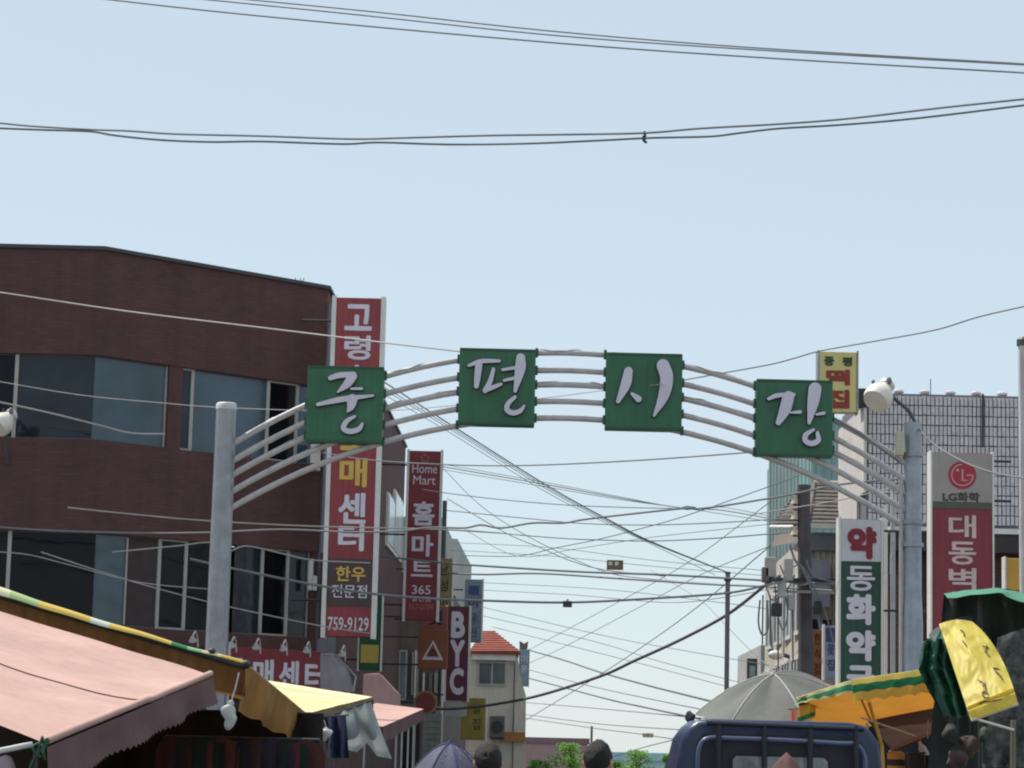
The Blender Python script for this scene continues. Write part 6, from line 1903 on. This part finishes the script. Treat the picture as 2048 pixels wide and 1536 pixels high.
wire('cable rising from the pale building to the mint building', [(921, 1111), (1034, 1112), (1110, 1096), (1195, 1079), (1290, 1055), (1373, 1031), (1530, 976), (1600, 950)], 80, 66, 1.9)
wire('upper one of the two thick level cables behind the gate', [(640, 1098), (760, 1112), (890, 1126), (1031, 1136), (1168, 1144), (1338, 1150), (1530, 1161), (1600, 1165), (1700, 1170)], 52, 48.5, 4.6)
wire('lower one of the two thick level cables behind the gate', [(890, 1146), (969, 1149), (1079, 1147), (1236, 1157), (1407, 1168), (1530, 1173), (1610, 1178), (1700, 1183)], 54, 48.6, 4.2)
wire('thick dark cable with a small black box hanging on it', [(380, 1118), (470, 1138), (620, 1168), (740, 1187), (860, 1197), (962, 1201), (1133, 1205), (1304, 1197), (1455, 1186), (1530, 1171), (1580, 1160)], 45, 48.4, 5.2)
wire('thickest cable running down left from the pole to the round red sign', [(1560, 1152), (1530, 1171), (1455, 1229), (1360, 1280), (1270, 1321), (1202, 1352), (1082, 1390), (1000, 1407), (940, 1415), (890, 1418), (840, 1416)], 48.3, 62, 6.0, mat('weathered_cable', (0.17, 0.172, 0.175), 0.5))
wire('cable from the finial of the pale blue sign down to the truck', [(1054, 1299), (1130, 1321), (1202, 1345), (1300, 1372), (1356, 1386), (1420, 1402)], 105, 60, 3.4)
wire('second cable below the finial one sloping to the truck', [(1056, 1356), (1135, 1377), (1222, 1400), (1272, 1411), (1400, 1438)], 104, 60, 3.0)
THIN = (
    ('thin wire from the blue grey sign down to the grey parasol, topmost of three', [(960, 1213), (1202, 1270), (1350, 1298), (1500, 1324), (1570, 1336)]),
    ('thin wire from the blue grey sign down to the grey parasol, middle of three', [(962, 1231), (1185, 1282), (1310, 1320), (1460, 1360), (1560, 1384)]),
    ('thin wire over the orange roof down to the grey parasol, lowest of three', [(985, 1254), (1161, 1297), (1300, 1332), (1450, 1372), (1540, 1394)]),
    ('thin wire rising from the finial of the pale blue sign to the mint building', [(1050, 1304), (1222, 1212), (1373, 1127), (1540, 1004)]),
    ('thin wire rising from the cream house side to the mossy house eave', [(1050, 1330), (1120, 1298), (1270, 1219), (1400, 1150), (1540, 1092)]),
    ('thin wire falling right past the slim grey pole', [(1300, 1140), (1393, 1195), (1434, 1232), (1500, 1300), (1560, 1352)]),
    ('upper one of two near level thin wires above the brown dotted box', [(900, 1085), (1100, 1095), (1300, 1120), (1540, 1142)]),
    ('lower one of two near level thin wires above the brown dotted box', [(900, 1100), (1100, 1112), (1300, 1132), (1540, 1152)]),
    ('thin wire dipping then rising to the mossy house', [(930, 1060), (1034, 1112), (1150, 1098), (1300, 1075), (1560, 1046)]),
    ('thin drooping wire just above the thick cable with the black box', [(960, 1180), (1150, 1190), (1330, 1205), (1440, 1196), (1550, 1176)]),
    ('thin wire between the two thick level cables and the black box', [(960, 1165), (1200, 1178), (1440, 1205), (1550, 1220)]),
    ('low wire leaving the cream house above the yellow white tag', [(1050, 1405), (1160, 1414), (1272, 1424), (1400, 1436), (1440, 1440)]),
    ('low wire carrying the yellow white tag', [(1050, 1436), (1185, 1456), (1272, 1467), (1360, 1480), (1420, 1488)]),
    ('low wire just above the one with the yellow white tag', [(1050, 1429), (1200, 1448), (1370, 1460), (1430, 1464)]),
    ('short lowest wire rising to the truck over the trees', [(1180, 1528), (1230, 1512), (1290, 1494), (1350, 1479), (1400, 1466)]),
    ('thin wire dropping from the top of the dark red market sign', [(880, 930), (960, 1010), (1060, 1075), (1200, 1140), (1300, 1158), (1460, 1170)]),
    ('faint wire rising steeply left of the slim grey pole', [(1052, 1440), (1180, 1362), (1290, 1290), (1400, 1210), (1540, 1092)]),
    ('faint wire midway between the finial cable and the second cable', [(1052, 1338), (1180, 1372), (1330, 1404), (1430, 1424)]))
for k, (lab, pts) in enumerate(THIN):
    wire(lab, pts, 74 if pts[0][0] < 1000 else 104, 55, 1.3 if k < 11 else 1.7, group=GT)
wire('pale cable sloping across the lower brick windows left of the gate post', [(82, 1104), (210, 1146), (325, 1180), (460, 1214), (637, 1251), (742, 1267)], 43.6, 46.6, 2.6, m_wire2)
wire('kinked pale cable over the lower brick windows near the gate post', [(225, 1104), (290, 1098), (362, 1091), (420, 1085), (457, 1102), (492, 1092), (560, 1106), (625, 1120), (740, 1126)], 44, 46.8, 3.0, m_wire2)
wire('short pale cable end beside the gate post at lower windows', [(-20, 1105), (0, 1104), (60, 1110), (140, 1130), (280, 1165), (440, 1180)], 43.7, 45, 2.2, m_wire2)
wire('dark cable from the flood lamp arm down past the red logo sign', [(1830, 850), (1870, 890), (1930, 925), (1985, 945), (2040, 955), (2080, 958)], 36, 33, 4.0)
wire('black cable hugging the right shoulder of the arch', [(1668, 836), (1720, 868), (1770, 903), (1800, 925)], 35.9, 35.9, 4.6)
wire('pale cable between the mossy roof and the left sky', [(1500, 1030), (1560, 1020), (1680, 1000), (1800, 972)], 50, 42, 2.4, m_wire2)
o = thing('cable_box', P(1230, 1130, 52), 'small brown box with pale dots hanging on the cables', 'cable box')
MB().span(-0.17, 0.17, -0.06, 0.06, -0.1, 0.1).build('case', mat('box_brown', S(126, 106, 74), 0.6), o, local=True, bevel=0.01)
for dx in (-0.1, 0.03):
    MB().span(dx - 0.035, dx + 0.035, -0.07, -0.062, -0.01, 0.06).build('tag', m_white, o, local=True)
o = thing('cable_box', P(1135, 1208, 47), 'small black box hanging on the thick dark cable', 'cable box')
MB().span(-0.085, 0.085, -0.06, 0.06, -0.06, 0.055).build('case', m_dark, o, local=True, bevel=0.01)
MB().span(-0.02, 0.02, -0.02, 0.02, 0.056, 0.09).build('clip', m_wire2, o, local=True)
o = thing('cable_tag', P(1296, 1471, 66), 'small yellow white tag on a low cable left of the truck', 'cable tag')
MB().span(-0.14, 0.14, -0.02, 0.02, -0.05, 0.06).build('plate', mat('tag_yellow', S(220, 210, 160), 0.5), o, local=True, bevel=0.01)
MB().span(-0.02, 0.02, -0.03, -0.021, -0.05, 0.06).build('strap', m_pipe, o, local=True)
